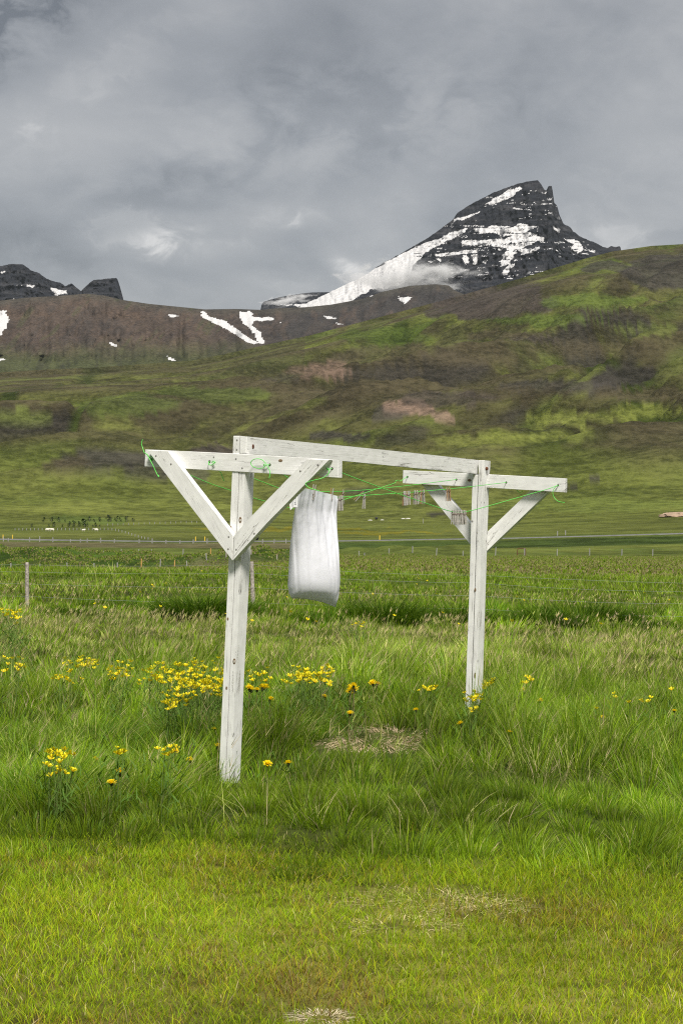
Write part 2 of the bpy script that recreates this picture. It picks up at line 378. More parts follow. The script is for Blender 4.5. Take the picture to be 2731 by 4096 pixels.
def ground_rel(X, Y):
    shp = np.shape(X); X = np.atleast_1d(np.asarray(X, float)); Y = np.atleast_1d(np.asarray(Y, float))
    d = np.hypot(X, Y)
    front = Y > 0.15 * np.abs(X)
    px = np.where(front, CX + F * np.clip(X / np.maximum(Y, 1e-6), -1.2, 1.2), CX)
    pxc = np.clip(px, -420, 3150)
    near = np.interp(d, ND, NZ)
    ld = np.log(np.maximum(d, 1.0))
    # slopes at columns
    w = np.clip(np.searchsorted(XC, pxc) - 1, 0, 3); t = np.clip((pxc - XC[w]) / (XC[w + 1] - XC[w]), -0.45, 1.45)
    t = np.where((t >= 0) & (t <= 1), t, t)
    k = np.clip(np.searchsorted(RD, ld) - 1, 0, len(RD) - 2); u = np.clip((ld - RD[k]) / (RD[k + 1] - RD[k]), 0, 1)
    u = u * 0.5 + 0.5 * u * u * (3 - 2 * u)
    def at(kk): return RS[kk, w] * (1 - t) + RS[kk, w + 1] * t
    s = at(k) * (1 - u) + at(k + 1) * u
    d3, d4 = 2250.0, 3000.0
    ss = _sky_s(pxc)
    u2 = np.clip((d - d3) / (d4 - d3), 0, 1); s = np.where(d > d3, at(np.full(k.shape, len(RD) - 1)) * (1 - np.sin(u2 * np.pi / 2)) + ss * np.sin(u2 * np.pi / 2), s)
    zf = s * d
    zf = np.where(d > d4, ss * d4 - (d - d4) * 0.25, zf)
    z = lerp(near, zf, sstep(60, 110, d))
    z = np.where(d <= 60, near, z)
    far_ = d > 880
    if far_.any():
        zr = z[far_] + relief(X[far_], Y[far_], d[far_])
        df = d[far_]; cap = df * (ss[far_] - .0015 - .008 * (1 - sstep(2300, 2950, df)))
        kk = 10.0; zr = np.where(df < d4, -kk * np.logaddexp(-zr / kk, -cap / kk), zr)      # never above the hill's own skyline
        z = z.copy(); z[far_] = np.where(df < d4, zr, z[far_])
    # bare sided knoll at the foot of the slope
    z = z + 22 * np.exp(-((X + 140) / 95) ** 2 - ((Y - 1190) / 62) ** 2)
    # meadow unevenness
    z = z + (fbm(X / 0.8, Y / 0.9, 3) * 0.075 + fbm(X / 4.5 + 9, Y / 4.5, 2) * 0.06) * sstep(7.5, 10, d) * (1 - sstep(200, 400, d))
    # grassy hummock banks on the left beyond the meadow
    lm = (1 - sstep(900, 1500, pxc)) * sstep(228, 240, d) * (1 - sstep(296, 310, d))
    z = z + lm * (0.3 + np.maximum(fbm(X / 7, Y / 11, 3), -0.2) * 2.6)
    cm = sstep(1300, 1420, pxc) * (1 - sstep(1900, 2050, pxc)) * sstep(295, 305, d) * (1 - sstep(345, 360, d))
    z = z + cm * (0.5 + fbm(X / 9, Y / 13, 3) * 1.5)
    # keep the land behind the photographer low
    back = sstep(0.3, -0.3, Y / np.maximum(d, 1e-6))
    z = np.where(back > 0, lerp(z, np.minimum(z, -1.6), back), z)
    return z.reshape(shp)
def gz(X, Y): return ground_rel(X, Y) + CAMZ

# screen position of any world point (used only at build time to lay out the land's own colours)
def project(P):
    Q = P - CAM; zc = Q @ fw
    return CX + F * (Q @ RT) / zc, CY - F * (Q @ UP) / zc

C = lambda r, g, b: np.array([r, g, b])
GREEN = C(.102, .128, .030); GREEN2 = C(.074, .110, .022); OLIVE = C(.110, .126, .030); HEATH = C(.066, .056, .035); PURP = C(.060, .050, .045)
SCREE = C(.20, .14, .112); DARKR = C(.034, .031, .028); DRY = C(.20, .165, .085); PINK = C(.200, .160, .108); DKG = C(.065, .105, .024); YEL = C(.30, .26, .02)

def mixv(c, mask, colr, amt=1.0):
    mm = (np.clip(mask, 0, 1) * amt)[:, None]
    return c * (1 - mm) + colr * mm

def build_ground(name, label, ncol, dd, skirt=False):
    a_in = np.linspace(-0.205, 0.205, ncol)
    tail = np.radians(np.concatenate([np.linspace(13, 30, 12), np.linspace(34, 90, 15), np.linspace(97, 178, 12)]))
    az = np.concatenate([-tail[::-1], np.arctan(a_in), tail])
    A, Dm = np.meshgrid(az, dd)
    X = (Dm * np.sin(A)).ravel(); Y = (Dm * np.cos(A)).ravel()
    z = gz(X, Y)
    z = np.where(np.hypot(X, Y) < 0.7, -0.05, z)
    if skirt: z[:len(az)] -= 3.0
    P = np.stack([X, Y, z], 1)
    d = np.hypot(X, Y)
    Yp = np.where(Y > 1, Y, 1e6)
    px, py = project(np.stack([X, Yp, z], 1))
    px = np.where(Y > 1, px, 9e5)
    vx, vy = px / V2S, py / V2S
    jx = fbm(vx / 45, vy / 26, 4) * 26; jy = fbm(vx / 45 + 31, vy / 26 + 7, 4) * 11
    wx, wy = vx + jx, vy + jy
    # heath and grass on the slopes; crest and hollow tones also paint fold shading
    _, _, AL, AC, q1, q2 = folds(X, Y)
    n1 = fbm(AL / 420, AC / 240 + 7, 5, .55); n2 = fbm(AL / 150 + 11, AC / 95, 5, .6); n3 = fbm(AL / 46 - 3, AC / 40, 4, .6)
    c = np.tile(OLIVE * 0.80, (len(X), 1))
    c = mixv(c, sstep(-.05, .5, n1 + .35 * n2), HEATH, .55)
    c = mixv(c, sstep(.55, .90, q1 + .10 * n2), HEATH * 1.05, .85); c = mixv(c, 1 - sstep(.30, .60, q1 + .10 * n2), GREEN * 1.1, .85)
    c = mixv(c, sstep(.62, .85, q2 + .15 * n3), HEATH * .8, .6); c = mixv(c, 1 - sstep(.3, .55, q2 + .1 * n3), GREEN2 * .8, .7)
    c = mixv(c, sstep(.15, .5, n2 - .45 * n1), GREEN * 1.1, .6)
    c = mixv(c, sstep(.12, .5, n3 + .3 * n2), HEATH * .7, .35)
    c = mixv(c, sstep(.15, .5, -n3), OLIVE * 1.25, .5)
    zg = z.reshape(len(dd), len(az)); sl = (np.gradient(zg, axis=0) / np.maximum(np.gradient(dd)[:, None], .1)).ravel()
    steep = sstep(.50, .95, sl + .10 * n3) * (d > 1000); c = mixv(c, steep, HEATH * .55, .75); c = mixv(c, sstep(.85, 1.25, sl + .12 * n2) * (d > 1000), DARKR * 1.2, .8)  # steep faces darkened for bare ground and for shading put into the colour
    gul = ridged((X + fbm(X / 520 + 3, Y / 520, 3) * 72) / 150 + 2, Y / 900, 2, .5); c = mixv(c, sstep(.87, .94, gul) * (d > 950), GREEN2 * .42, .85)
    lower = sstep(985, 1120, vy + n1 * 25)
    c = mixv(c, lower, OLIVE * .95 + GREEN * .1, .8); c = mixv(c, lower * sstep(.0, .4, n2), GREEN * .85, .6)
    def blob(x, y, rx, ry, colr, amt=.9, soft=.22):
        nonlocal c
        q = ((wx - x) / rx) ** 2 + ((wy - y) / ry) ** 2 + n3 * .75 + n2 * .55
        c = mixv(c, 1 - sstep(1 - soft, 1 + soft, q), colr, amt)
    far = d > 480
    for b in [(1130, 690, 150, 36, PURP, .9), (1050, 705, 90, 18, PURP * .9, .8), (1500, 585, 130, 12, HEATH * .9, .8), (1530, 625, 100, 42, DARKR * 1.35, .9), (1400, 612, 50, 14, DARKR * 1.4, .8),
              (1230, 775, 55, 13, PURP, .8), (1150, 770, 70, 10, HEATH, .8), (730, 850, 70, 15, SCREE * .75, .85), (640, 868, 50, 8, DARKR * 1.5, .6),
              (1000, 815, 230, 26, HEATH, .7), (1350, 800, 180, 20, HEATH, .6), (1440, 868, 85, 26, DARKR, .95), (1300, 890, 140, 18, DARKR * 1.5, .8), (1180, 905, 120, 14, HEATH * .8, .8),
              (930, 935, 60, 17, SCREE * .95, .9), (1010, 955, 28, 16, SCREE, .8), (890, 950, 40, 16, DARKR * 1.6, .7), (1020, 915, 110, 16, PURP, .7), (780, 890, 160, 14, HEATH, .6),
              (800, 1005, 90, 11, DARKR * 1.5, .85), (500, 1035, 60, 16, PURP, .9), (1500, 905, 130, 16, HEATH * 1.1, .8),
              (260, 1055, 130, 24, DARKR * 1.5, .9), (330, 1085, 70, 18, DARKR * 1.3, .75), (150, 1075, 60, 22, HEATH, .8), (440, 1085, 55, 14, DARKR * 1.8, .6),
              (250, 1130, 120, 14, OLIVE * .9, .5), (60, 960, 70, 20, GREEN * 1.2, .6), (300, 930, 120, 22, GREEN2 * .9, .5), (500, 905, 120, 20, GREEN2 * .9, .5),
              (1350, 690, 130, 14, GREEN2 * 1.1, .6), (1250, 735, 120, 12, GREEN2 * 1.05, .6), (1480, 760, 80, 12, GREEN * 1.1, .5), (880, 770, 120, 20, GREEN2 * .8, .6),
              (1330, 960, 120, 14, OLIVE * 1.5, .7), (1480, 945, 90, 14, OLIVE * 1.4, .7), (1250, 1000, 140, 12, OLIVE * 1.45, .6), (1420, 1020, 160, 10, HEATH, .4),
              (1100, 1010, 120, 14, OLIVE * 1.4, .5), (800, 1075, 250, 18, OLIVE * .95, .5), (300, 1165, 320, 16, OLIVE * 1.25, .6), (950, 1150, 300, 12, OLIVE * 1.1, .5),
              (1350, 1160, 260, 16, GREEN * 1.15, .6), (1450, 1120, 200, 10, OLIVE, .6), (810, 1120, 24, 8, DARKR * 1.3, .8), (1005, 1185, 34, 7, DARKR * 1.2, .9), (1370, 1095, 30, 4, DARKR * 1.5, .8),
              (1290, 1120, 26, 4, DARKR * 1.5, .8), (200, 1192, 90, 10, DKG * 1.2, .5),
              (660, 1214, 240, 3.5, YEL * .6, .6), (880, 1222, 120, 3, YEL * .6, .6), (250, 1215, 220, 8, GREEN * .85, .6)]:
        blob(*b)
    c = mixv(c, (1 - sstep(845, 990, vy + n2 * 20)) * sstep(250, 900, vx) * 0 + (vx < 700) * (1 - sstep(842, 900, vy + n2 * 14)), HEATH * .9, .5)
    # small snow / waterfall flecks in the gullies
    for x, y, rx, ry in [(998, 948, 2.5, 5)]:
        q = ((vx - x) / rx) ** 2 + ((vy - y) / ry) ** 2; c = mixv(c, q < 1, C(.5, .5, .52), .8)
    # fields below
    vf = fbm(X / 26, Y / 60, 4); vg = fbm(X / 7 + 4, Y / 16, 4)
    f = np.tile(GREEN * .95, (len(X), 1))
    f = mixv(f, sstep(.0, .5, vf), OLIVE * 1.05, .7); f = mixv(f, sstep(.1, .5, vg), DKG * 1.3, .4)
    band = sstep(90, 140, d + vf * 30) * (1 - sstep(225, 238, d + vf * 12))
    f = mixv(f, band, PINK * .95, .72); f = mixv(f, band * sstep(0, .4, vg), HEATH * 1.3, .6)
    lm = (1 - sstep(900, 1500, px)) * sstep(231, 240, d) * (1 - sstep(298, 312, d)); f = mixv(f, lm, C(.052, .095, .016), .95); f = mixv(f, lm * sstep(.15, .45, vg), GREEN * .9, .5)
    cm = sstep(1250, 1420, px) * (1 - sstep(1900, 2050, px)) * sstep(296, 306, d) * (1 - sstep(346, 360, d)); f = mixv(f, cm, GREEN * .8, .8)
    hb = sstep(330, 350, d) * (1 - sstep(372, 392, d)) * (px < 1250); f = mixv(f, hb, GREEN * 1.0, .7)
    hb = sstep(385, 400, d) * (1 - sstep(436, 442, d)); f = mixv(f, hb * (px < 1300), PINK * .55, .7); f = mixv(f, hb * (px >= 1300), DKG * .6, .9)
    nearc = np.tile(C(.07, .09, .022), (len(X), 1))
    nearc = mixv(nearc, 1 - sstep(7.6, 9.8, d + fbm(X / .7, Y / .7) * .8), C(.19, .18, .045), 1)
    f = np.where((d < 60)[:, None], nearc, nearc * (1 - sstep(60, 85, d))[:, None] + f * sstep(60, 85, d)[:, None])
    k = sstep(470, 520, d)[:, None]
    c = f * (1 - k) + c * k
    me = big_mesh(name, P, grid_faces(len(dd), len(az))[:, ::-1], c, True)
    o = link_mesh(name, me, M['terrain']); tag(o, label, name, kind='structure')
build_ground('ground', 'flat green meadow around and beyond the white frame', 190, np.concatenate([np.geomspace(0.6, 4.5, 10, endpoint=False), np.geomspace(4.5, 60, 150, endpoint=False), np.geomspace(60, 440, 100, endpoint=False), np.linspace(440, 464, 13), np.geomspace(468, 500, 5)]))
build_ground('hillside', 'heath and grass covered hillside rising behind the meadow', 560, np.concatenate([[488, 491], np.geomspace(500, 1100, 50, endpoint=False), np.linspace(1100, 3030, 270), [3100, 3300, 3800, 5000]]), True)

# ------------------------------------------------------------------ far hills and peaks
def ridge(name, label, sky, base_v, D0, D1, x0, x1, nc, nr, colfn, snow_polys, mat, rough=1.0, profile=None, gully=60.0, gl=70.0, back=900.0, snowfn=None, jag=0.0, fine=.35):
    sky = np.array(sky, float)
    vx = np.linspace(x0, x1, nc)
    top = np.interp(vx, sky[:, 0], sky[:, 1])
    if jag: top = top + fbm(vx / 9, vx * 0 + 3.3, 4, .7) * jag + (ridged(vx / 5, vx * 0 + 1.1, 3) - .6) * jag * -.8
    base = np.interp(vx, [p[0] for p in base_v], [p[1] for p in base_v])
    w = np.linspace(0, 1, nr)
    VX, W = np.meshgrid(vx, w)
    VY = base[None] + (top - base)[None] * W
    g = W if profile is None else profile(VX, W)
    d = D0 + (D1 - D0) * g
    # gullies and buttresses: the rock face moves in and out along its depth
    gu = (ridged(VX / gl, VY / (gl * 2.2) + 2, 4) - .55) * gully + fbm(VX / (gl * .25), VY / (gl * .6), 4, .6) * gully * fine
    d = d + gu * rough * np.sin(np.clip(W, 0, 1) * np.pi * .97) ** .6
    px, py = VX * V2S, VY * V2S
    R = ray(px.ravel(), py.ravel()); P = CAM + R * (d.ravel() / R[:, 1])[:, None]
    # the far side falls away
    lastP = P.reshape(nr, nc, 3)[-1]
    rows = [P]
    for q, (bd, bz) in enumerate([(back * .15, 0.04), (back * .5, .35), (back, 1.0)]):
        zz = lastP[:, 2] * (1 - bz) + (-40) * bz - (0 if q else 4)
        rows.append(np.stack([lastP[:, 0] * (1 + bd / D1), lastP[:, 1] + bd, zz], 1))
    P = np.concatenate(rows, 0); nr2 = nr + 3
    VXe = np.concatenate([VX.ravel()] + [vx] * 3); VYe = np.concatenate([VY.ravel()] + [top] * 3); We = np.concatenate([W.ravel(), np.ones(3 * nc)])
    c = colfn(VXe, VYe, We)
    jx = VXe + fbm(VXe / 14, VYe / 8, 4, .6) * 6; jy = VYe + fbm(VXe / 14 + 9, VYe / 8 + 4, 4, .6) * 4
    s = np.zeros(len(VXe))
    for poly in snow_polys:
        s = np.maximum(s, inside(poly, jx, jy) * 1.0)
    s = s * (1 - .85 * (fbm(VXe / 34 + 5, VYe / 2.6, 3, .6) + .35 * fbm(VXe / 9, VYe / 9, 2) > .40) * (VXe > 950)) if jag > 1 else s
    if snowfn is not None: s = np.maximum(s, snowfn(VXe, VYe, We))
    me = big_mesh(name, P, grid_faces(nr2, nc), c, True, {'snow': s})
    o = link_mesh(name, me, mat); tag(o, label, 'mountain', kind='structure'); return o

# brown hill, left middle
def colB(vx, vy, w):
    n1 = fbm(vx / 90, vy / 40, 5, .55); n2 = fbm(vx / 16, vy / 30, 4, .6); n3 = fbm((vx + vy * .8) / 22, (vy - vx * .3) / 60, 4, .6)
    c = np.tile(C(.080, .060, .047), (len(vx), 1))
    c = mixv(c, sstep(420, 720, vx + n1 * 80), C(.046, .043, .041), .95)
    c = mixv(c, sstep(-.1, .4, n3), C(.06, .05, .043), .7); c = mixv(c, sstep(.1, .5, n2), C(.098, .072, .056), .6)
    c = mixv(c, sstep(.05, .4, n1) * (vx < 480), C(.105, .074, .054), .5)
    c = mixv(c, 1 - sstep(0, 22, vy - np.interp(vx, BSK[:, 0], BSK[:, 1])), C(.062, .058, .046), .75)
    gm = sstep(770, 850, vy + n1 * 30 + n2 * 12); c = mixv(c, gm, C(.06, .074, .028), .85)
    c = mixv(c, gm * sstep(.1, .4, n2), C(.048, .05, .03), .7)
    c = mixv(c, sstep(.25, .5, -n3) * (vx < 520), C(.06, .07, .03), .45)
    return c
BSK = np.array([(-150, 705), (0, 690), (60, 683), (130, 679), (200, 674), (240, 678), (280, 688), (340, 697), (400, 703), (450, 708), (470, 710), (540, 709), (600, 711), (640, 707),
                (700, 705), (760, 699), (830, 686), (880, 669), (940, 656), (1000, 652), (1030, 655), (1045, 667), (1060, 673), (1120, 700), (1200, 740)], float)
SB = [[(460, 713), (474, 716), (480, 726), (520, 738), (548, 757), (590, 788), (582, 793), (540, 768), (508, 748), (468, 732), (462, 724)],
      [(549, 716), (576, 715), (582, 728), (630, 729), (626, 734), (584, 736), (579, 744), (602, 764), (606, 788), (590, 790), (588, 768), (562, 744), (549, 730)],
      [(-20, 716), (14, 711), (21, 736), (12, 752), (0, 770), (-20, 780)], [(383, 722), (400, 722), (413, 727), (400, 730)], [(742, 726), (760, 725), (779, 731), (760, 733)],
      [(385, 818), (400, 823), (402, 828), (388, 826)], [(248, 784), (258, 785), (271, 797), (262, 796)], [(88, 853), (95, 852), (97, 860), (88, 861)], [(0, 823), (14, 824), (0, 829)],
      [(913, 681), (946, 683), (930, 699), (922, 690)], [(770, 740), (790, 743), (775, 746)], [(640, 735), (646, 740), (642, 744)], [(846, 674), (872, 668), (850, 680)]]
ridge('brown_hill', 'brown bare hill with thin snow gullies below the left crags', BSK, [(-150, 905), (500, 880), (700, 830), (1200, 780)], 3150, 4300, -150, 1200, 380, 110, colB, SB, M['brown'],
      gully=240, gl=44, fine=.10, snowfn=lambda x, y, w: (fbm(x / 6, y / 3, 3) > .93) * 1.0, rough=1.0)

def stair(levels, soft=.12):
    lv = np.array(levels)
    def f(VX, W):
        W2 = np.clip(W + fbm(VX / 120, W * 3, 3) * .035, 0, 1)
        base = W * .55
        for l in lv: base = base + .45 / len(lv) * sstep(l - .012, l + .012, W2)
        return base
    return f
PSK = [(600, 735), (640, 722), (680, 706), (720, 688), (760, 669), (800, 650), (840, 630), (880, 602), (905, 590), (940, 570), (985, 544), (1000, 533), (1040, 503), (1050, 488), (1075, 471), (1098, 459), (1130, 443),
       (1160, 431), (1180, 424), (1196, 419), (1215, 416), (1234, 412), (1243, 423), (1251, 437), (1255, 436), (1259, 426), (1267, 426), (1271, 454), (1273, 466), (1280, 473), (1284, 492),
       (1294, 513), (1310, 522), (1316, 530), (1330, 541), (1350, 551), (1370, 558), (1384, 566), (1396, 569), (1403, 564), (1412, 567), (1424, 565), (1427, 580), (1450, 620), (1480, 660)]
SP = [[(676, 708), (760, 667), (850, 623), (900, 596), (938, 573), (985, 553), (1010, 546), (1045, 529), (1072, 522), (1068, 531), (1046, 545), (1004, 563), (975, 580), (946, 612), (930, 650), (890, 660), (850, 666), (800, 692), (740, 706)],
      [(1084, 523), (1130, 518), (1178, 520), (1197, 511), (1218, 519), (1240, 521), (1205, 532), (1233, 540), (1236, 552), (1216, 561), (1188, 577), (1168, 605), (1150, 609), (1152, 592), (1166, 570), (1130, 565), (1060, 564), (1058, 551), (1130, 549), (1182, 541), (1100, 532)],
      [(1000, 583), (1050, 576), (1092, 573), (1096, 579), (1044, 587), (1002, 588)], [(1294, 547), (1326, 549), (1341, 571), (1330, 581), (1310, 574), (1316, 560)],
      [(1113, 470), (1145, 449), (1168, 436), (1192, 429), (1200, 432), (1172, 452), (1130, 470)], [(1043, 504), (1085, 489), (1108, 485), (1074, 498), (1044, 508)],
      [(1180, 478), (1222, 479), (1220, 482), (1182, 481)], [(1154, 626), (1166, 606), (1180, 604), (1168, 628), (1158, 630)], [(1084, 586), (1099, 582), (1095, 607), (1086, 609)],
      [(1058, 590), (1071, 584), (1076, 602), (1064, 604)], [(1130, 572), (1160, 566), (1152, 574)], [(1000, 592), (1014, 594), (1008, 604)], [(1110, 600), (1120, 594), (1114, 606)],
      [(1190, 575), (1240, 566), (1238, 572), (1196, 584)], [(1270, 523), (1284, 525), (1282, 532), (1272, 529)], [(1340, 574), (1370, 574), (1366, 580)], [(1225, 540), (1250, 548), (1238, 556)]]
def colP(vx, vy, w):
    n = fbm(vx / 40, vy / 6, 5, .6); n2 = fbm(vx / 7, vy / 30, 4)
    c = np.tile(C(.019, .021, .026), (len(vx), 1)); c = mixv(c, sstep(-.1, .4, n), C(.048, .048, .052), .9)
    c = mixv(c, sstep(.1, .35, fbm(vx / 90, vy / 2.2 + vx / 400, 3)), C(.015, .016, .020), .6)
    return mixv(c, sstep(.1, .5, n2) * (vy > 600), C(.024, .028, .036), .6)
def snowP(vx, vy, w):   # crumbs of snow on the ledges
    led = fbm(vx / 55, vy / 5.5 + vx / 160, 3); k = (fbm(vx / 16, vy / 1.9, 3, .6) + led * .7 > .66) * (vy > 430) * (vy < 640) * (vx > 930)
    return k * 1.0
ridge('snowy_peak', 'dark snow streaked rock peak rising above the green hill', PSK, [(600, 760), (900, 745), (1100, 720), (1480, 700)], 5200, 6100, 600, 1480, 430, 175, colP, SP, M['rock'],
      gully=120, gl=36, profile=stair([.12, .2, .27, .34, .42, .5, .57, .63, .7, .76, .82, .88, .94]), snowfn=snowP, jag=1.7)
CSK = [(-160, 640), (-60, 622), (0, 611), (28, 605), (52, 606), (72, 621), (88, 626), (108, 640), (138, 649), (150, 657), (164, 649), (178, 662), (186, 668), (198, 655), (214, 643), (240, 640), (266, 637), (270, 640), (276, 660), (284, 690), (300, 730)]
SC = [[(40, 655), (52, 654), (50, 658), (40, 659)], [(62, 655), (78, 656), (74, 661), (60, 659)], [(28, 690), (34, 685), (36, 694), (30, 697)], [(112, 660), (150, 667), (156, 676), (146, 672), (128, 678), (118, 668)], [(0, 625), (8, 622), (6, 628)], [(40, 690), (60, 687), (58, 692)]]
ridge('basalt_crags', 'dark bluish basalt crags standing behind the brown hill', CSK, [(-160, 760), (300, 760)], 5600, 6400, -160, 300, 200, 90, colP, SC, M['rock'],
      gully=200, gl=24, profile=stair([.3, .5, .7, .85]), jag=2.0)
ESK = [(560, 740), (598, 712), (601, 697), (606, 692), (640, 682), (690, 674), (716, 671), (760, 670), (800, 676), (860, 700)]
ridge('dark_plateau', 'low dark flat topped plateau left of the snow slope', ESK, [(560, 760), (860, 760)], 6700, 7100, 560, 860, 150, 50, colP, [[(640, 700), (720, 696), (700, 703)]], M['rock'], gully=80, gl=20, jag=.8)

# low cloud clinging to the foot of the peak
def mist():
    b = NB('valley_mist'); o = b.coord('Object')
    n = b.noise(b.mapping(o, (1.6, 1.0, 0.9)), 2.2, 6, 0.64, 0.7)
    ln = b.n('ShaderNodeVectorMath', operation='LENGTH'); b.L.new(o, ln.inputs[0])
    k = b.math('ADD', b.math('SUBTRACT', 1.0, ln.outputs['Value']), b.math('MULTIPLY', b.math('SUBTRACT', n, 0.56), 3.2))
    dn = b.math('MULTIPLY', b.smooth(k, 0.15, 1.1), 0.05)
    v = b.n('ShaderNodeVolumePrincipled'); v.inputs['Color'].default_value = (1.0, 1.0, 1.0, 1); b.L.new(dn, v.inputs['Density']); v.inputs['Anisotropy'].default_value = -0.25
    b.L.new(v.outputs[0], b.out.inputs['Volume'])
    def puff(px, py, d, rx, ry, rz, label, tilt=0):
        V = []; Fs = []; nu, nv = 20, 12
        for j in range(nv + 1):
            th = math.pi * j / nv
            for i in range(nu):
                ph = 2 * math.pi * i / nu; V.append((math.sin(th) * math.cos(ph), math.sin(th) * math.sin(ph), math.cos(th)))
        for j in range(nv):
            for i in range(nu): Fs.append((j * nu + i, (j + 1) * nu + i, (j + 1) * nu + (i + 1) % nu, j * nu + (i + 1) % nu))
        ob = link_mesh('mist', mesh_pd('mist', V, Fs), b.m)
        r = ray(px, py); ob.location = tuple(CAM + r * d / r[1]); ob.scale = (rx, ry, rz); ob.rotation_euler = (0, tilt, 0)
        tag(ob, label, 'mist', kind='stuff')
    puff(1620, 1112, 5000, 215, 140, 62, 'white wisp of mist lying across the foot of the snowy peak', math.radians(-4))
    puff(1150, 1200, 6380, 110, 100, 22, 'thin mist drifting over the dark plateau left of the peak', math.radians(-10))
mist()

# thin blue air over the far land
def haze():
    b = NB('haze_air'); v = b.n('ShaderNodeVolumePrincipled'); v.inputs['Color'].default_value = (0.80, 0.90, 1.0, 1); v.inputs['Density'].default_value = 0.9e-5
    b.L.new(v.outputs[0], b.out.inputs['Volume'])
    x, y0, y1, z0, z1 = 6500., -6200., 8600., -260., 1500.
    V = [(-x, y0, z0), (x, y0, z0), (x, y1, z0), (-x, y1, z0), (-x, y0, z1), (x, y0, z1), (x, y1, z1), (-x, y1, z1)]
    o = link_mesh('haze', mesh_pd('haze', V, [(3, 2, 1, 0), (4, 5, 6, 7), (0, 1, 5, 4), (1, 2, 6, 5), (2, 3, 7, 6), (3, 0, 4, 7)]), b.m)
    tag(o, 'thin bluish air softening the distant peaks', 'haze', kind='stuff')
haze()
# ------------------------------------------------------------------ road, far field things
def at_ground(px, d):
    """world point on the ground at distance d seen at image column px"""
    q = px
    for _ in range(3):
        X = (q - CX) / F * d; P = np.array([X, d, float(gz(X, d))]); x_, _y = project(P[None]); q += px - float(x_[0])
    return P

def build_road():
    pxs = np.linspace(-700, 3500, 100); V = []
    for px in pxs:
        for dd, dz in ((448, -.1), (448.8, .10), (452, .13), (455, .15), (456, -.1)):
            p = at_ground(px, dd); q = at_ground(px, 452)
            V.append((p[0], p[1], q[2] + dz + (dd - 452) * .004))
    f = grid_faces(len(pxs), 5)
    o = link_mesh('road', big_mesh('road', np.array(V), f, smooth=False), M['road'])
    tag(o, 'narrow grey gravel road crossing below the hill', 'road', kind='structure')
build_road()

def box_mesh(name, sx, sy, h, taper=0.9, z0=0.0, tilt=0.0):
    V = []
    for z, k in ((z0, 1.0), (h * .97, taper), (h, taper * .8)):
        for a, b in ((-1, -1), (1, -1), (1, 1), (-1, 1)): V.append((a * sx * k / 2 + tilt * z, b * sy * k / 2, z))
    Fs = []
    for r in range(2):
        for i in range(4): Fs.append((r * 4 + i, r * 4 + (i + 1) % 4, r * 4 + 4 + (i + 1) % 4, r * 4 + 4 + i))
    Fs += [(8, 9, 10, 11), (3, 2, 1, 0)]
    return mesh_pd(name, V, Fs)

def round_post(name, r, h, lean=(0, 0), seg=9, rough=.08, z0=-.25):
    V = []; Fs = []; lv = [z0, h * .1, h * .35, h * .6, h * .85, h * .985, h]
    R = random.Random(int(h * 1000) + seg)
    for j, z in enumerate(lv):
        k = 1 - .12 * max(z, 0) / h
        if j == len(lv) - 1: k *= .8
        for i in range(seg):
            a = 2 * math.pi * i / seg; q = r * k * (1 + R.uniform(-rough, rough))
            V.append((q * math.cos(a) + lean[0] * z, q * math.sin(a) + lean[1] * z, z + (R.uniform(-.012, .012) if j == len(lv) - 1 else 0)))
    for j in range(len(lv) - 1):
        for i in range(seg): Fs.append((j * seg + i, j * seg + (i + 1) % seg, (j + 1) * seg + (i + 1) % seg, (j + 1) * seg + i))
    Fs.append(tuple((len(lv) - 1) * seg + i for i in range(seg)))
    return mesh_pd(name, V, Fs, False)

def tube(name, pts, r, seg=6, closed=False, smooth=True, r_end=None):
    P = [Vector(tuple(p)) for p in pts]; n = len(P); V = []; Fs = []
    nrm = None
    for i, p in enumerate(P):
        t = (P[min(i + 1, n - 1)] - P[max(i - 1, 0)])
        if t.length < 1e-9: t = Vector((0, 0, 1))
        t.normalize()
        if nrm is None:
            nrm = t.cross(Vector((0, 0, 1)));
            if nrm.length < 1e-3: nrm = t.cross(Vector((1, 0, 0)))
        nrm = (nrm - t * nrm.dot(t)).normalized(); bn = t.cross(nrm)
        rr = r if r_end is None else r + (r_end - r) * i / (n - 1)
        for k in range(seg):
            a = 2 * math.pi * k / seg; V.append(p + nrm * (rr * math.cos(a)) + bn * (rr * math.sin(a)))
    for i in range(n - 1):
        for k in range(seg): Fs.append((i * seg + k, i * seg + (k + 1) % seg, (i + 1) * seg + (k + 1) % seg, (i + 1) * seg + k))
    Fs.append(tuple(range(seg))[::-1]); Fs.append(tuple((n - 1) * seg + k for k in range(seg)))
    return mesh_pd(name, V, Fs, smooth)

def smooth_line(pts, n=8):
    P = [Vector(tuple(p)) for p in pts]; out = []
    for i in range(len(P) - 1):
        p0 = P[max(i - 1, 0)]; p1 = P[i]; p2 = P[i + 1]; p3 = P[min(i + 2, len(P) - 1)]
        for k in range(n):
            t = k / n
            out.append(0.5 * ((2 * p1) + (p2 - p0) * t + (2 * p0 - 5 * p1 + 4 * p2 - p3) * t * t + (3 * p1 - p0 - 3 * p2 + p3) * t ** 3))
    out.append(P[-1]); return out

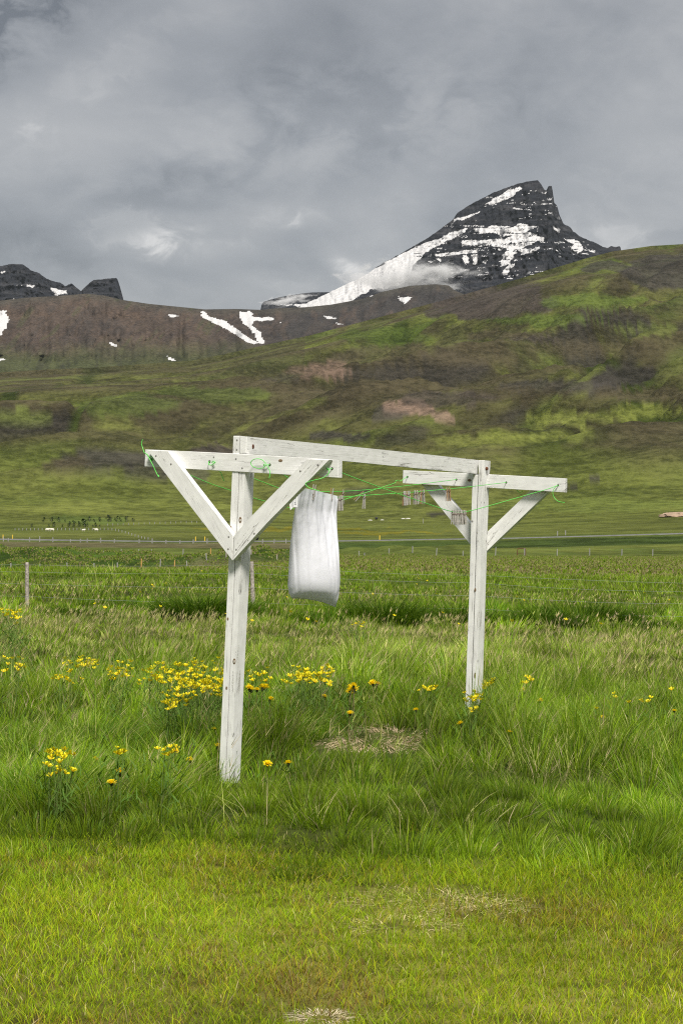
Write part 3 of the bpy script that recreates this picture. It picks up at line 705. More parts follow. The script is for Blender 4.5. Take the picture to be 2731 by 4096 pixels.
def fence(label, posts, d, hpx, wid, wires=(), mats=('post_white',), round_=False, group=None, wr=.006):
    """posts: list of (px, height in px, lean) ; d: distance or function of px"""
    dist = d if callable(d) else (lambda px: d)
    p0 = at_ground(posts[0][0], dist(posts[0][0]))
    root = empty('wire_fence', p0, label, 'fence', group)
    tops = []
    for i, ps in enumerate(posts):
        px = ps[0]; hp = ps[1] if len(ps) > 1 else hpx; lean = ps[2] if len(ps) > 2 else random.uniform(-.04, .04); mt = ps[3] if len(ps) > 3 else mats[0]
        dd = dist(px); p = at_ground(px, dd); h = hp * dd / F
        me = round_post('post', wid / 2, h, (lean, random.uniform(-.03, .03))) if round_ else box_mesh('post', wid, wid, h, .92, -.2, lean)
        o = link_mesh('post', me, M[mt], root); o.location = tuple(p - p0); o.rotation_euler = (0, 0, random.uniform(0, 1.5)) if not lean else (0, 0, 0)
        tops.append((p, h, lean))
    for fr in wires:
        pts = []
        for i, (p, h, lean) in enumerate(tops):
            q = np.array([p[0] + lean * h * fr, p[1] - wid * .52, p[2] + h * fr]) - p0
            if i:
                a = np.array(pts[-1]); mid = (a + q) / 2; mid[2] -= .012 * np.linalg.norm(q - a) * random.uniform(.3, 1)
                pts += [tuple(a * .75 + q * .25 + (0, 0, (mid[2] - (a[2] + q[2]) / 2) * .75)), tuple(mid), tuple(a * .25 + q * .75 + (0, 0, (mid[2] - (a[2] + q[2]) / 2) * .75))]
            pts.append(tuple(q))
        link_mesh('wire', tube('wire', pts, wr, 4), M['wire'], root)
    return root

# near wire fence behind the washing frame
d1 = lambda px: 43.6 - px * .0006
fence('grey weathered wooden post and wire fence running behind the white frame', [(-780, 186, .01), (108, 187, -.022), (1013, 226, -.055), (1915, 200, .0), (2830, 195, .02)], d1, 190, .095, (.28, .545, .80, .955),
      ('post',), True, wr=.0019)
c = 2.24
fence('row of short pale posts at the near edge of the green hummocks', [(x / c, h / c * 1.0, l, m) for x, h, l, m in
      [(-120, 62, .0, 'post'), (100, 70, -.06, 'post_white'), (360, 62, -.05, 'post_white'), (602, 66, -.06, 'post_white'), (840, 60, 0, 'post_white'), (1052, 60, -.03, 'post_white'), (1265, 90, .0, 'post_orange'), (1435, 84, .02, 'post_white'), (1563, 75, 0, 'post_orange'), (1674, 64, -.05, 'post_white'), (1851, 60, -.1, 'post_white'), (2025, 50, 0, 'post'), (2250, 50, 0, 'post'), (2480, 46, 0, 'post')]],
      lambda px: 224 + px * .012, 30, .12, (), wr=.008)
fence('line of white and orange posts along the far edge of the hummocks', [(x / c, h / c, l, m) for x, h, l, m in
      [(-60, 55, 0, 'post_white'), (162, 60, 0, 'post_white'), (335, 88, .07, 'post_white'), (480, 66, 0, 'post_orange'), (593, 76, .0, 'post_orange'), (785, 62, .08, 'post_white'), (922, 56, .06, 'post_white'), (1085, 60, 0, 'post_white'), (1243, 60, 0, 'post_white'), (1355, 60, 0, 'post_white'), (1640, 62, .0, 'post_white'), (1886, 64, 0, 'post_orange'), (2230, 50, 0, 'post_white')]],
      lambda px: 304 + px * .012, 28, .13, (), wr=.009)
fence('row of white posts along the far right edge of the meadow', [(1437, 20, -.15), (1457, 12, 0), (1555, 20, 0), (1649, 26, 0), (1745, 28, .04), (1851, 28, 0), (1981, 38, .02), (2097, 32, 0), (2227, 29, 0), (2357, 31, 0), (2486, 29, 0), (2610, 28, 0), (2735, 27, 0), (2860, 27, 0)],
      302, 28, .13, (), wr=.009)
fence('fence of short pale posts just below the gravel road', [(x / c + o, h, 0, 'post_white') for x, h, o in [(-200, 17, 0), (30, 19, 0), (72, 14, 0), (265, 17, 0), (355, 22, 0), (472, 18, 0), (630, 12, 0), (720, 14, 0), (782, 15, 0), (900, 19, 0), (1025, 15, 0), (1245, 15, 0), (1363, 19, 0), (1485, 14, 0), (30, 14, 650), (155, 14, 650), (275, 16, 650), (400, 20, 650), (895, 17, 650), (1000, 16, 650), (1105, 18, 650)]],
      432, 18, .2, (), wr=.010)
fence('tiny pale posts slanting down past the plantation to the road', [(60 + i * 15.5, 9, 0) for i in range(26)] + [(462 + i * 13, 9, 0) for i in range(11)], lambda px: 700 - max(0, px - 440) * 1.3, 9, .2, (), wr=.01)
fence('faint fence climbing right from the young trees', [(430 + i * 21, 8, 0) for i in range(22)], lambda px: 790 + (px - 430) * .15, 8, .2, ())

# roadside markers
for px, d, label in [(12, 466, 'small yellow marker at left end of the road'), (50, 466, 'second yellow road marker from the left edge'), (782, 460, 'orange marker beside the left brace of the near frame'),
                     (819, 460, 'yellow marker just left of the near post by the road'), (1518, 460, 'tiny yellow road marker right of the pillowcase')]:
    p = at_ground(px, d); me = box_mesh('road_marker', .22, .12, 1.0, .95, -.2); o = link_mesh('road_marker', me, M['post_yellow']); o.location = tuple(p); tag(o, label, 'road marker', 'markers along the road')
for px, d, label in [(2229, 480, 'pale post above the road right of the far brace'), (2261, 486, 'short pale stake next to the taller post above the road'), (1692, 840, 'lone white post on the slope left of the far frame')]:
    p = at_ground(px, d); me = box_mesh('stake', .22, .2, 19 * d / F, .95, -.2); o = link_mesh('stake', me, M['post_white']); o.location = tuple(p); tag(o, label, 'post')

# rusty pipe frame in the far fence
def pipe_frame():
    d = 306.; p = at_ground(2085, d); e = empty('pipe_frame', p, 'rusty orange bent pipe frame standing by the far white posts', 'frame')
    w = 32 * d / F / 2; h = 1.15
    pts = [(-w - .03, 0, -.1), (-w, 0, h * .8), (-w * .8, 0, h * .97), (0, 0, h * 1.02), (w * .8, 0, h), (w, 0, h * .85), (w + .02, 0, -.1)]
    link_mesh('hoop', tube('hoop', smooth_line(pts, 4), .065, 6), M['rust'], e)
    link_mesh('crosspiece', tube('crosspiece', [(-w, 0, .3), (w, 0, .33)], .04, 6), M['rust'], e)
pipe_frame()

# sheep
def sheep_mesh(seed):
    R = random.Random(seed); rings = [(-.62, .10, .42), (-.55, .26, .50), (-.3, .33, .53), (0, .35, .52), (.3, .32, .54), (.48, .24, .58), (.58, .13, .68), (.68, .11, .78), (.82, .10, .76), (.92, .06, .70)]
    V = []; Fs = []; n = 9
    for x, r, zc in rings:
        for k in range(n):
            a = 2 * math.pi * k / n; q = r * (1 + R.uniform(-.08, .08)); V.append((x, q * math.cos(a) * .9, zc + q * math.sin(a)))
    for j in range(len(rings) - 1):
        for k in range(n): Fs.append((j * n + k, j * n + (k + 1) % n, (j + 1) * n + (k + 1) % n, (j + 1) * n + k))
    Fs += [tuple(range(n)), tuple((len(rings) - 1) * n + k for k in range(n))]
    for lx, ly in ((-.42, .15), (-.42, -.15), (.36, .15), (.36, -.15)):   # legs grow out of the belly
        b = len(V)
        for z, r, ox in ((.4, .08, 0), (.2, .05, .02 if lx > 0 else -.03), (0, .045, 0)):
            for k in range(5):
                a = 2 * math.pi * k / 5; V.append((lx + ox + r * math.cos(a), ly + r * math.sin(a), z))
        for j in range(2):
            for k in range(5): Fs.append((b + j * 5 + k, b + j * 5 + (k + 1) % 5, b + j * 5 + 5 + (k + 1) % 5, b + j * 5 + 5 + k))
    return mesh_pd('sheep', V, Fs, True)
for i, (px, rz, s, label) in enumerate([(190, .2, 1.2, 'leftmost pale sheep grazing below the young trees'), (208, 3.0, 1.2, 'pale sheep close behind the leftmost one below the young trees'), (334, .3, .95, 'single pale sheep in the middle below the young trees'), (385, 3.3, 1.1, 'rightmost pale sheep below the young trees')]):
    d = 660.; o = link_mesh('sheep', sheep_mesh(i), M['wool']); o.location = tuple(at_ground(px, d)); o.rotation_euler = (0, 0, rz); o.scale = (s, s, s); tag(o, label, 'sheep', 'sheep below the plantation')

# black bale, sand mound and pale stones on the slope
def lump(name, mat, px, d, sx, sy, sz, label, cat, seed=1, n=14, m=7):
    V = []; Fs = []; R = np.random.default_rng(seed)
    for j in range(m + 1):
        th = math.pi / 2 * j / m
        for i in range(n):
            a = 2 * math.pi * i / n; k = 1 + R.uniform(-.14, .14)
            V.append((sx * math.cos(a) * math.cos(th) * k, sy * math.sin(a) * math.cos(th) * k, sz * math.sin(th) * k - .15 * sz))
    for j in range(m):
        for i in range(n): Fs.append((j * n + i, j * n + (i + 1) % n, (j + 1) * n + (i + 1) % n, (j + 1) * n + i))
    o = link_mesh(name, mesh_pd(name, V, Fs, True), mat); o.location = tuple(at_ground(px, d)); return tag(o, label, cat)
lump('sand_mound', M['sand'], 2720, 800, 8.2, 10, 2.0, 'bare pinkish sand mound at the right edge of the slope', 'sand mound', 3, 26, 9)
def bale():
    V = []; Fs = []; n = 16
    for x in (-.6, -.52, .52, .6):
        r = .62 if abs(x) < .55 else .52
        for k in range(n): a = 2 * math.pi * k / n; V.append((x, r * math.cos(a), .55 + r * math.sin(a)))
    for j in range(3):
        for k in range(n): Fs.append((j * n + k, j * n + (k + 1) % n, (j + 1) * n + (k + 1) % n, (j + 1) * n + k))
    Fs += [tuple(range(n))[::-1], tuple(3 * n + k for k in range(n))]
    return mesh_pd('wrapped_bale', V, Fs, True)
bm_ = bale()
o = link_mesh('wrapped_bale', bm_, M['bale']); o.location = tuple(at_ground(1505, 930)); tag(o, 'black wrapped bale on the slope right of the pillowcase', 'bale')
o = link_mesh('wrapped_bale', bm_, M['bale']); o.location = tuple(at_ground(1021, 450) + np.array([0, 0, .4])); o.rotation_euler = (0, 0, .5); tag(o, 'small black bale on the road beside the near post', 'bale')
for px, d, s, label in [(1480, 925, 1.1, 'pale flat stone just left of the black bale'), (1528, 925, .9, 'pale flat stone just right of the black bale'), (1612, 930, 1.2, 'left one of two pale stones below the far left brace'), (1632, 930, 1.3, 'right one of two pale stones below the far left brace'), (1795, 44, .06, 'tiny white stone in the meadow left of the far post')]:
    lump('stone', M['stone'], px, d, s, s * .7, s * .38, label, 'stone', int(px), 9, 4)

# ------------------------------------------------------------------ young trees on the plantation
def leaf_cloud(centres, radii, n, size, seed, colr):
    R = np.random.default_rng(seed); V = []; cols = []
    k = R.integers(0, len(centres), n); u = R.normal(size=(n, 3)); u /= np.linalg.norm(u, axis=1)[:, None]
    rr = R.uniform(.55, 1.05, n)[:, None]
    P = np.array(centres)[k] + u * rr * np.array(radii)[k][:, None]
    a = R.normal(size=(n, 3)); a /= np.linalg.norm(a, axis=1)[:, None]; b = np.cross(a, u + R.normal(size=(n, 3)) * .5); b /= np.linalg.norm(b, axis=1)[:, None] + 1e-9
    s = size * R.uniform(.6, 1.4, n)[:, None]
    q = np.stack([P - a * s, P + b * s * .6, P + a * s, P - b * s * .6], 1).reshape(-1, 3)
    f = np.arange(4 * n).reshape(n, 4); cl = np.repeat(colr * R.uniform(.6, 1.5, (n, 1)), 4, axis=0)
    return q, f, cl
TREES = [(126, 2110, 16), (215, 2108, 24), (195, 2108, 14), (250, 2107, 14), (175, 2088, 22), (205, 2087, 22), (235, 2086, 22), (262, 2085, 12), (278, 2110, 26), (296, 2110, 28), (316, 2106, 26), (337, 2108, 36), (349, 2110, 16), (332, 2085, 16), (358, 2090, 24), (375, 2085, 13),
         (384, 2103, 20), (398, 2088, 22), (399, 2103, 12), (372, 2104, 12), (432, 2086, 32), (442, 2095, 24), (466, 2094, 26), (480, 2090, 20), (507, 2090, 26), (532, 2088, 18)]
for i, (px, by, hp) in enumerate(TREES):
    d = 760. if by > 2100 else 860.
    p = at_ground(px, d); h = hp * d / F
    e = empty('young_tree', p, None, 'tree', 'young trees of the far plantation')
    e['label'] = 'small dark green young tree in the far plantation at left' if px < 420 else ['tallest young tree of the far plantation', 'young tree below and right of the tallest one', 'broad bushy tree right of the tallest young tree', 'small tree touching the broad bushy one', 'second tree from the right of the plantation', 'rightmost young tree of the far plantation'][i - 20]
    R = random.Random(i); cs = [(R.uniform(-.18, .18) * h, R.uniform(-.18, .18) * h, h * z) for z in (.25, .35, .5, .62, .75, .88)]
    rs = [h * .26, h * .3, h * .3, h * .26, h * .2, h * .13]
    q, f, cl = leaf_cloud(cs, rs, 170, h * .06, i, C(.022, .045, .018))
    link_mesh('crown', big_mesh('crown', q, f, cl), M['grass'], e)
    link_mesh('trunk', tube('trunk', [(0, 0, -.3), (.02 * h, 0, h * .3), (0, .01, h * .8)], h * .03, 5, r_end=h * .008), M['post'], e)

# ------------------------------------------------------------------ the washing-line frame
YAW = math.radians(28.5)
U = np.array([math.cos(YAW), -math.sin(YAW), 0.0])        # along the crossbars, to the right
NRM = np.array([-math.sin(YAW), -math.cos(YAW), 0.0])     # out of the frame's face, towards the camera
def pt_on(px, py, P0, n):
    r = ray(px, py); t = np.dot(np.asarray(P0) - CAM, n) / np.dot(r, n); return CAM + r * t
r_ = ray(955., 2500.); PN = CAM + r_ * 11.4 / r_[1]       # a point of the near frame's front plane
r_ = ray(1908., 2500.); PF = CAM + r_ * 14.25 / r_[1]     # and of the far frame's
ZV = np.array([0, 0, 1.0])

FRAME = empty('clothesline_frame', (PN[0], PN[1], float(gz(PN[0], PN[1]))), 'white painted wooden clothesline frame with two braced T posts joined by a beam', 'clothesline frame')
FO = np.array(FRAME.location)
def prism(name, px_poly, P0, nrm, offset, thick, mat, along, lowmap=None, bevel=.003, parent=None, label=None):
    """board: outline measured on the plane through P0 (+offset along nrm), extruded back by thick, with softened edges"""
    Q0 = np.asarray(P0) + nrm * offset
    front = [pt_on(x, y, Q0, nrm) for x, y in px_poly]
    c = sum(front) / len(front)
    # inset loop for a small chamfer
    def inset(ps, k): return [p + (c - p) / max(np.linalg.norm(c - p), 1e-6) * k for p in ps]
    b1 = inset(front, bevel); edge_f = [p - nrm * bevel for p in front]; edge_b = [p - nrm * (thick - bevel) for p in front]; b2 = [p - nrm * thick for p in inset(front, bevel)]
    V = b1 + edge_f + edge_b + b2; n = len(front); Fs = [tuple(range(n))]
    for r in range(3):
        for i in range(n): Fs.append((r * n + i, (r + 1) * n + i, (r + 1) * n + (i + 1) % n, r * n + (i + 1) % n))
    Fs.append(tuple(3 * n + i for i in range(n))[::-1])
    V = np.array(V) - FO
    me = mesh_pd(name, V, Fs)
    al = np.asarray(along, float); al /= np.linalg.norm(al); acv = np.cross(al, nrm); acv /= np.linalg.norm(acv)
    if acv[2] < -1e-3: acv = -acv
    A = V @ al; Bv = V @ acv; Cn = V @ nrm
    a = me.attributes.new('along', 'FLOAT', 'POINT'); a.data.foreach_set('value', (A - A.min()).astype(np.float32))
    a = me.attributes.new('across', 'FLOAT', 'POINT'); a.data.foreach_set('value', (Bv - Bv.min() + (Cn - Cn.max()) * .35 + .02).astype(np.float32))
    bmx = me
    o = link_mesh(name, me, M[mat], parent or FRAME)
    if label: o['label'] = label
    import bmesh
    bb = bmesh.new(); bb.from_mesh(me); bmesh.ops.recalc_face_normals(bb, faces=bb.faces); bb.to_mesh(me); bb.free()
    return o
PW = .098
# near frame --------------------------------------------------
def group_part(name, label):
    o = bpy.data.objects.new(name, None); COL.objects.link(o); o.parent = FRAME; o['label'] = label; o.empty_display_size = .1; return o
near_post = group_part('post', 'near post of two planks with knots, left of the pillowcase')
prism('plank', [(933.5, 1743), (958, 1743), (953.5, 1910), (935.5, 2300), (916.5, 2700), (897.5, 3140), (895, 3230), (869, 3230), (875, 3110), (894, 2700), (912, 2300), (928, 1900)], PN, NRM, 0, PW, 'wood', ZV, parent=near_post)
prism('plank', [(959.5, 1816), (982, 1816), (980.4, 1900), (962, 2300), (941, 2700), (925, 3108), (922, 3230), (899.5, 3230), (901.8, 3140), (920.5, 2700), (939.5, 2300), (957.6, 1910)], PN, NRM, -.002, PW, 'wood_worn', ZV, parent=near_post)
nbar = prism('crossbar', [(580, 1797), (966, 1815), (1354, 1839), (1353, 1910), (966, 1888), (577, 1865)], PN, NRM, .006, .045, 'wood', U, label='near crossbar on four cord holes')
prism('brace', [(589, 1799.5), (670, 1803), (823, 2000), (931, 2142), (929, 2241), (800, 2076)], PN, NRM, .0525, .045, 'wood', ray(800, 2076) - ray(589, 1799), label='left brace of the near frame')
prism('brace', [(1228, 1835), (1316, 1839), (1066, 2095), (932.5, 2241), (934.5, 2142), (1005, 2064)], PN, NRM, .0525, .045, 'wood_worn', ray(1316, 1839) - ray(1066, 2095), label='right brace of the near frame')
# far frame ---------------------------------------------------
far_post = group_part('post', 'far post of two planks, flowers at its foot')
prism('plank', [(1891, 1898), (1911.5, 1899), (1907, 2000), (1895, 2400), (1884, 2755), (1881, 2880), (1857, 2880), (1862.5, 2755), (1874.5, 2400), (1886.4, 2000)], PF, NRM, 0, PW, 'wood', ZV, parent=far_post)
prism('plank', [(1913.5, 1841), (1938, 1841), (1930, 2000), (1917.6, 2400), (1906.6, 2755), (1902, 2880), (1885, 2880), (1887.6, 2755), (1898.6, 2400), (1910.4, 2000), (1914.4, 1899)], PF, NRM, .003, PW + .003, 'wood_worn', ZV, parent=far_post)
prism('crossbar', [(1611, 1880), (1930, 1896), (2259, 1913), (2258, 1969), (1930, 1950), (1609.5, 1932.5)], PF, NRM, -.053, .045, 'wood_worn', U, label='far crossbar with long cracks')
prism('brace', [(1650, 1893), (1715, 1896), (1884, 2096), (1904, 2120), (1904, 2208), (1850, 2140), (1692, 1945)], PF, NRM, -.0985, .045, 'wood', ray(1850, 2140) - ray(1692, 1945), label='left brace of the far frame')
prism('brace', [(2174, 1911), (2246, 1915), (2188, 1972), (1979, 2173), (1906, 2243), (1906, 2168), (1947, 2128), (2118, 1964)], PF, NRM, -.0985, .045, 'wood_worn', ray(2188, 1972) - ray(1979, 2173), label='peeling right brace of the far frame')
# beam: side face measured through its two ends
b0 = pt_on(986, 1780, PN, NRM); b1 = pt_on(1914, 1868, PF - NRM * .045, NRM)
bd = (b1 - b0); bd[2] = 0; bd /= np.linalg.norm(bd); bn = np.array([bd[1], -bd[0], 0.0])
prism('beam', [(987, 1745.5), (1400, 1785.4), (1650, 1811), (1914.5, 1840), (1912, 1895.6), (1650, 1871), (1400, 1846), (984, 1814)], b0, bn, 0, .045, 'wood_mildew', bd, label='long top beam, mildewed near its left end')

def disc(name, px, py, P0, nrm, off, r, mat, parent, ry=None, tilt=0., seg=10, thick=.002):
    c = pt_on(px, py, np.asarray(P0) + nrm * off, nrm) - FO
    e1 = np.cross(ZV, nrm); e1 /= np.linalg.norm(e1); e2 = np.cross(nrm, e1)
    V = []; ry = ry or r
    for k, z in ((1.0, -.004), (1.0, thick * .6), (.75, thick)):
        for i in range(seg):
            a = 2 * math.pi * i / seg; x = r * k * math.cos(a); y = ry * k * math.sin(a)
            V.append(c + e1 * (x * math.cos(tilt) - y * math.sin(tilt)) + e2 * (x * math.sin(tilt) + y * math.cos(tilt)) + nrm * z)
    Fs = [(j * seg + i, j * seg + (i + 1) % seg, (j + 1) * seg + (i + 1) % seg, (j + 1) * seg + i) for j in range(2) for i in range(seg)] + [tuple(2 * seg + i for i in range(seg))]
    pl = np.zeros(3)
    o = link_mesh(name, mesh_pd(name, V, Fs), M[mat], parent); return o
kids = {o.name: o for o in FRAME.children}
bars = [o for o in FRAME.children if o.name.startswith('crossbar')]; braces = [o for o in FRAME.children if o.name.startswith('brace')]; beam = [o for o in FRAME.children if o.name.startswith('beam')][0]
# screws
for px, py in [(624, 1823), (684, 1856)]: disc('screw', px, py, PN, NRM, .0525, .0055, 'screw', braces[0])
for px, py in [(915, 2147), (913, 2196)]: disc('screw', px, py, PN, NRM, .0525, .0055, 'screw', braces[0])
for px, py in [(1271, 1859), (1201, 1884), (945, 2198), (1017, 2134)]: disc('screw', px, py, PN, NRM, .0525, .0055, 'screw', braces[1])
for px, py in [(855, 1828), (944, 1835), (969, 1872)]: disc('screw', px, py, PN, NRM, .006, .005, 'screw', bars[0])
for px, py in [(948, 1760), (947, 1798)]: disc('screw', px, py, PN, NRM, 0, .0055, 'screw', near_post)
disc('screw', 1888.5, 2085, PF, NRM, 0, .007, 'screw', far_post)
# knots
for px, py, r, ry, P0, off, par in [(961, 2080, .010, .018, PN, -.002, near_post), (937, 2646, .010, .017, PN, -.002, near_post), (906, 2753, .006, .010, PN, 0, near_post), (911, 2476, .006, .009, PN, 0, near_post), (1122, 1842, .014, .008, PN, .006, bars[0]),
                                     (922, 2110, .006, .010, PN, 0, near_post), (1877, 1921, .016, .009, PF, -.053, bars[1]), (1899, 2703, .007, .022, PF, .003, far_post), (1900, 2360, .008, .014, PF, .003, far_post)]:
    disc('knot', px, py, P0, NRM, off, r, 'knot', par, ry, thick=.0016)
for px, py, P0, off, par in [(961, 2081, PN, -.0005, near_post), (937, 2647, PN, -.0005, near_post)]:
    disc('knot_heart', px, py, P0, NRM, off + .0012, .005, 'knot_heart', par, .008, thick=.0016)
disc('bolt_hole', 1012, 1786, b0, bn, 0, .012, 'rust', beam, .014)
c_ = disc('bolt', 1944, 1874, PF + U * .0, np.array([U[0], U[1], 0.0]), 0, .012, 'rust', far_post)
bpy.data.objects.remove(c_)
def bolt():
    p = pt_on(1944, 1874, PF + NRM * .003, NRM); p = p - NRM * .045 - FO
    q = pt_on(1938, 1841, PF + NRM * .003, NRM) - FO
    # sits on the side face of the right plank
    base = q - NRM * .03; base[2] = p[2]
    V = []; Fs = []; e1 = -NRM; e2 = ZV
    for k, z in ((.014, 0), (.014, .010), (.010, .014)):
        for i in range(6): a = math.pi / 3 * i; V.append(base + e1 * k * math.cos(a) + e2 * k * math.sin(a) + U * (z - .001))
    for j in range(2):
        for i in range(6): Fs.append((j * 6 + i, j * 6 + (i + 1) % 6, j * 6 + 6 + (i + 1) % 6, j * 6 + 6 + i))
    Fs.append(tuple(12 + i for i in range(6))); link_mesh('bolt', mesh_pd('bolt', V, Fs), M['rust'], far_post)
bolt()
# cord holes
NH = [(606, 1838), (838, 1846), (1079, 1859), (1328, 1874)]; FH = [(1629, 1907), (1825, 1918), (2024, 1929.6), (2231.5, 1941)]
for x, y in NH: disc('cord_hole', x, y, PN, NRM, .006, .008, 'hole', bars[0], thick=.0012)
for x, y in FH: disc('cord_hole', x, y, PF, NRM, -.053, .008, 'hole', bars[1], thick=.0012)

# ------------------------------------------------------------------ cords
QN = PN + NRM * .012; QNb = PN - NRM * .045; QF = PF - NRM * .045
def on_cord(i, px, py):
    a = pt_on(*NH[i], PN - NRM * .04, NRM); b = pt_on(*FH[i], PF - NRM * .05, NRM)
    n = np.cross(b - a, ZV); n /= np.linalg.norm(n); return pt_on(px, py, a, n)
CORDS = [
 [(753, 1897), (840, 1934), (912, 1958), (1011, 1991), (1061, 2005), (1144, 2028), (1177, 2036), (1240, 2040), (1300, 2026), (1375, 1999), (1440, 1978), (1530, 1948), (1578, 1932), (1582, 1923), (1592, 1921), (1600, 1924)],
 [(925, 1880), (1015, 1914), (1112, 1951), (1160, 1964), (1200, 1968), (1241, 1967), (1400, 1964), (1550, 1951), (1690, 1935)],
 [(1136, 1899.5), (1153.5, 1911), (1190, 1938), (1215, 1957), (1253, 1974), (1320, 1988), (1345, 1989.5), (1370, 1988.5), (1455, 1982), (1550, 1975.6), (1624, 1971), (1690, 1965), (1792, 1956), (1905, 1944)],
 [(1367, 1891), (1530, 1953), (1700, 2012), (1806, 2046), (1862, 2047), (1960, 2022), (2100, 1982), (2190, 1956)]]
CORD_LABELS = ['green cord sagging from the leftmost holes, bare of washing', 'green cord running behind the pillowcase to the second far hole', 'green cord carrying the pillowcase and most of the pegs', 'green cord pulled into a V by the bundle of grey pegs']
KNOT = [  # tails and loops on the near crossbar, in image coordinates with height above the board (m)
 [[(606, 1838, .004), (600, 1830, .014), (606, 1826, .018), (612, 1834, .018), (608, 1842, .016), (601, 1838, .016)],
  [(603, 1836, .022), (596, 1828, .03), (590, 1818, .05), (578, 1811, .04), (570, 1790, .03), (566, 1774, .03), (570, 1758, .03)],
  [(578, 1811, .055), (588, 1818, .06), (596, 1832, .065), (612, 1862, .065), (622, 1884, .06), (634, 1907, .06), (635, 1900, .055)]],
 [[(838, 1846, .004), (834, 1850, .012), (836, 1858, .016), (845, 1860, .016), (852, 1856, .016), (858, 1848, .014), (852, 1844, .012), (846, 1850, .010)],
  [(850, 1850, .012), (857, 1853, .014), (862, 1847, .018)], [(876, 1885, -.06), (884, 1892, -.06), (890, 1908, -.06), (896, 1924, -.06)]],
 [[(1079, 1859, .004), (1070, 1859, .012), (1062, 1862, .014), (1058, 1866, .014), (1054, 1857, .016), (1060, 1860, .018)],
  [(1062, 1862, .016), (1050, 1872, .02), (1030, 1873, .025), (1012, 1866, .028), (1003, 1852, .028), (1012, 1839, .028), (1030, 1835, .026), (1048, 1839, .022), (1062, 1853, .018), (1072, 1870, .02), (1080, 1890, .02), (1076, 1914, .02)]],
 [[(1328, 1874, .004), (1318, 1876, .012), (1308, 1878, .014), (1305, 1872, .014), (1311, 1874, .018), (1316, 1882, .016)],
  [(1314, 1877, .016), (1316, 1890, .02), (1302, 1905, .03), (1280, 1915, .05), (1250, 1922, .07), (1226, 1930, .075), (1222, 1938, .075), (1235, 1950, .075), (1256, 1958, .07), (1276, 1963, .065)]]]
FARK = [[], [], [[(2066, 1958, -.10), (2074, 1968, -.10), (2083, 1969, -.10), (2091, 1962, -.10)]],
        [[(2231, 1941, -.045), (2217, 1952, -.035), (2210, 1970, -.03), (2216, 1990, -.03), (2232, 2005, -.03), (2257, 2010, -.03)]]]
for i in range(4):
    a = pt_on(*NH[i], PN + NRM * .004, NRM); b = pt_on(*FH[i], PF - NRM * .052, NRM)
    root = empty('green_cord', a, CORD_LABELS[i], 'clothesline', 'green clotheslines of the frame')
    pts = [a, a - NRM * .05] + [on_cord(i, x, y) for x, y in CORDS[i]] + [b, b - NRM * .05]
    pts = [Vector(tuple(p - a)) for p in pts]
    link_mesh('line', tube('line', smooth_line(pts, 5), .0023, 6), M['cord'], root)
    for k, seg in enumerate(KNOT[i]):
        q = [pt_on(x, y, PN + NRM * (.006 + o_), NRM) - a for x, y, o_ in seg]
        link_mesh('knot' if k == 0 else 'loose_end', tube('tail', smooth_line(q, 6), .0023, 6), M['cord'], root)
    for seg in FARK[i]:
        q = [pt_on(x, y, PF + NRM * o_, NRM) - a for x, y, o_ in seg]
        link_mesh('loose_end', tube('tail', smooth_line(q, 6), .0023, 6), M['cord'], root)

# ------------------------------------------------------------------ clothes pegs
def peg_meshes():
    L = .088; w = .0095
    def jaw(s):
        # side profile (x, z): z = 0 at the gripping tip, negative towards the handles
        prof = [(.0006, .004), (.0048, .002), (.0068, -.02), (.0070, -.034), (.0098, -L + .001), (.0085, -L), (.0052, -L + .001), (.0012, -.030), (.0016, -.026), (.0006, -.016), (.0022, -.012), (.0022, -.006)]
        V = [(s * x, y, z) for y in (-w / 2, w / 2) for x, z in prof]; n = len(prof)
        Fs = [tuple(range(n)), tuple(range(n, 2 * n))[::-1]] + [(i, n + i, n + (i + 1) % n, (i + 1) % n) for i in range(n)]
        me = mesh_pd('jaw', V, Fs)
        import bmesh
        bb = bmesh.new(); bb.from_mesh(me); bmesh.ops.recalc_face_normals(bb, faces=bb.faces); bb.to_mesh(me); bb.free(); return me
    pts = []
    for k in range(30):
        a = 2 * math.pi * k / 10; pts.append((.0036 * math.cos(a), -.006 + .012 * k / 29, -.028 + .0036 * math.sin(a)))
    pts = [(-.0086, -.006, -.018), (-.0082, .006, -.0175), (-.0080, .0065, -.02), (-.0035, .0065, -.027)] + pts[::-1] + [(.004, -.0065, -.027), (.0082, -.0065, -.02), (.0084, -.006, -.0175), (.0086, .006, -.018)]
    return jaw(-1), jaw(1), tube('spring', pts, .0011, 5)
PJ = peg_meshes()
for me_, k in zip(PJ, ('peg', 'peg', 'rust')): me_.materials.append(M[k])
PJB = [m_.copy() for m_ in PJ[:2]]
for m_ in PJB: m_.materials.clear(); m_.materials.append(M['peg_brown'])
def peg(loc, yaw, roll=0., pitch=0., label='', group=None, flip=False, brown=(False, False), spread=0.):
    e = empty('clothes_peg', loc, label, 'clothes peg', group)
    mtx = Matrix.Rotation(yaw, 4, 'Z') @ Matrix.Rotation(roll, 4, 'Y') @ Matrix.Rotation(pitch, 4, 'X')
    if flip: mtx = mtx @ Matrix.Rotation(math.pi, 4, 'X')
    e.rotation_euler = mtx.to_euler()
    for k in range(2):
        o = bpy.data.objects.new('jaw', (PJB if brown[k] else PJ)[k]); COL.objects.link(o); o.parent = e
    o = bpy.data.objects.new('spring', PJ[2]); COL.objects.link(o); o.parent = e
    return e
def cord_dir(i):
    a = pt_on(*NH[i], PN, NRM); b = pt_on(*FH[i], PF, NRM); v = b - a; return math.atan2(v[1], v[0])
PR = random.Random(5)
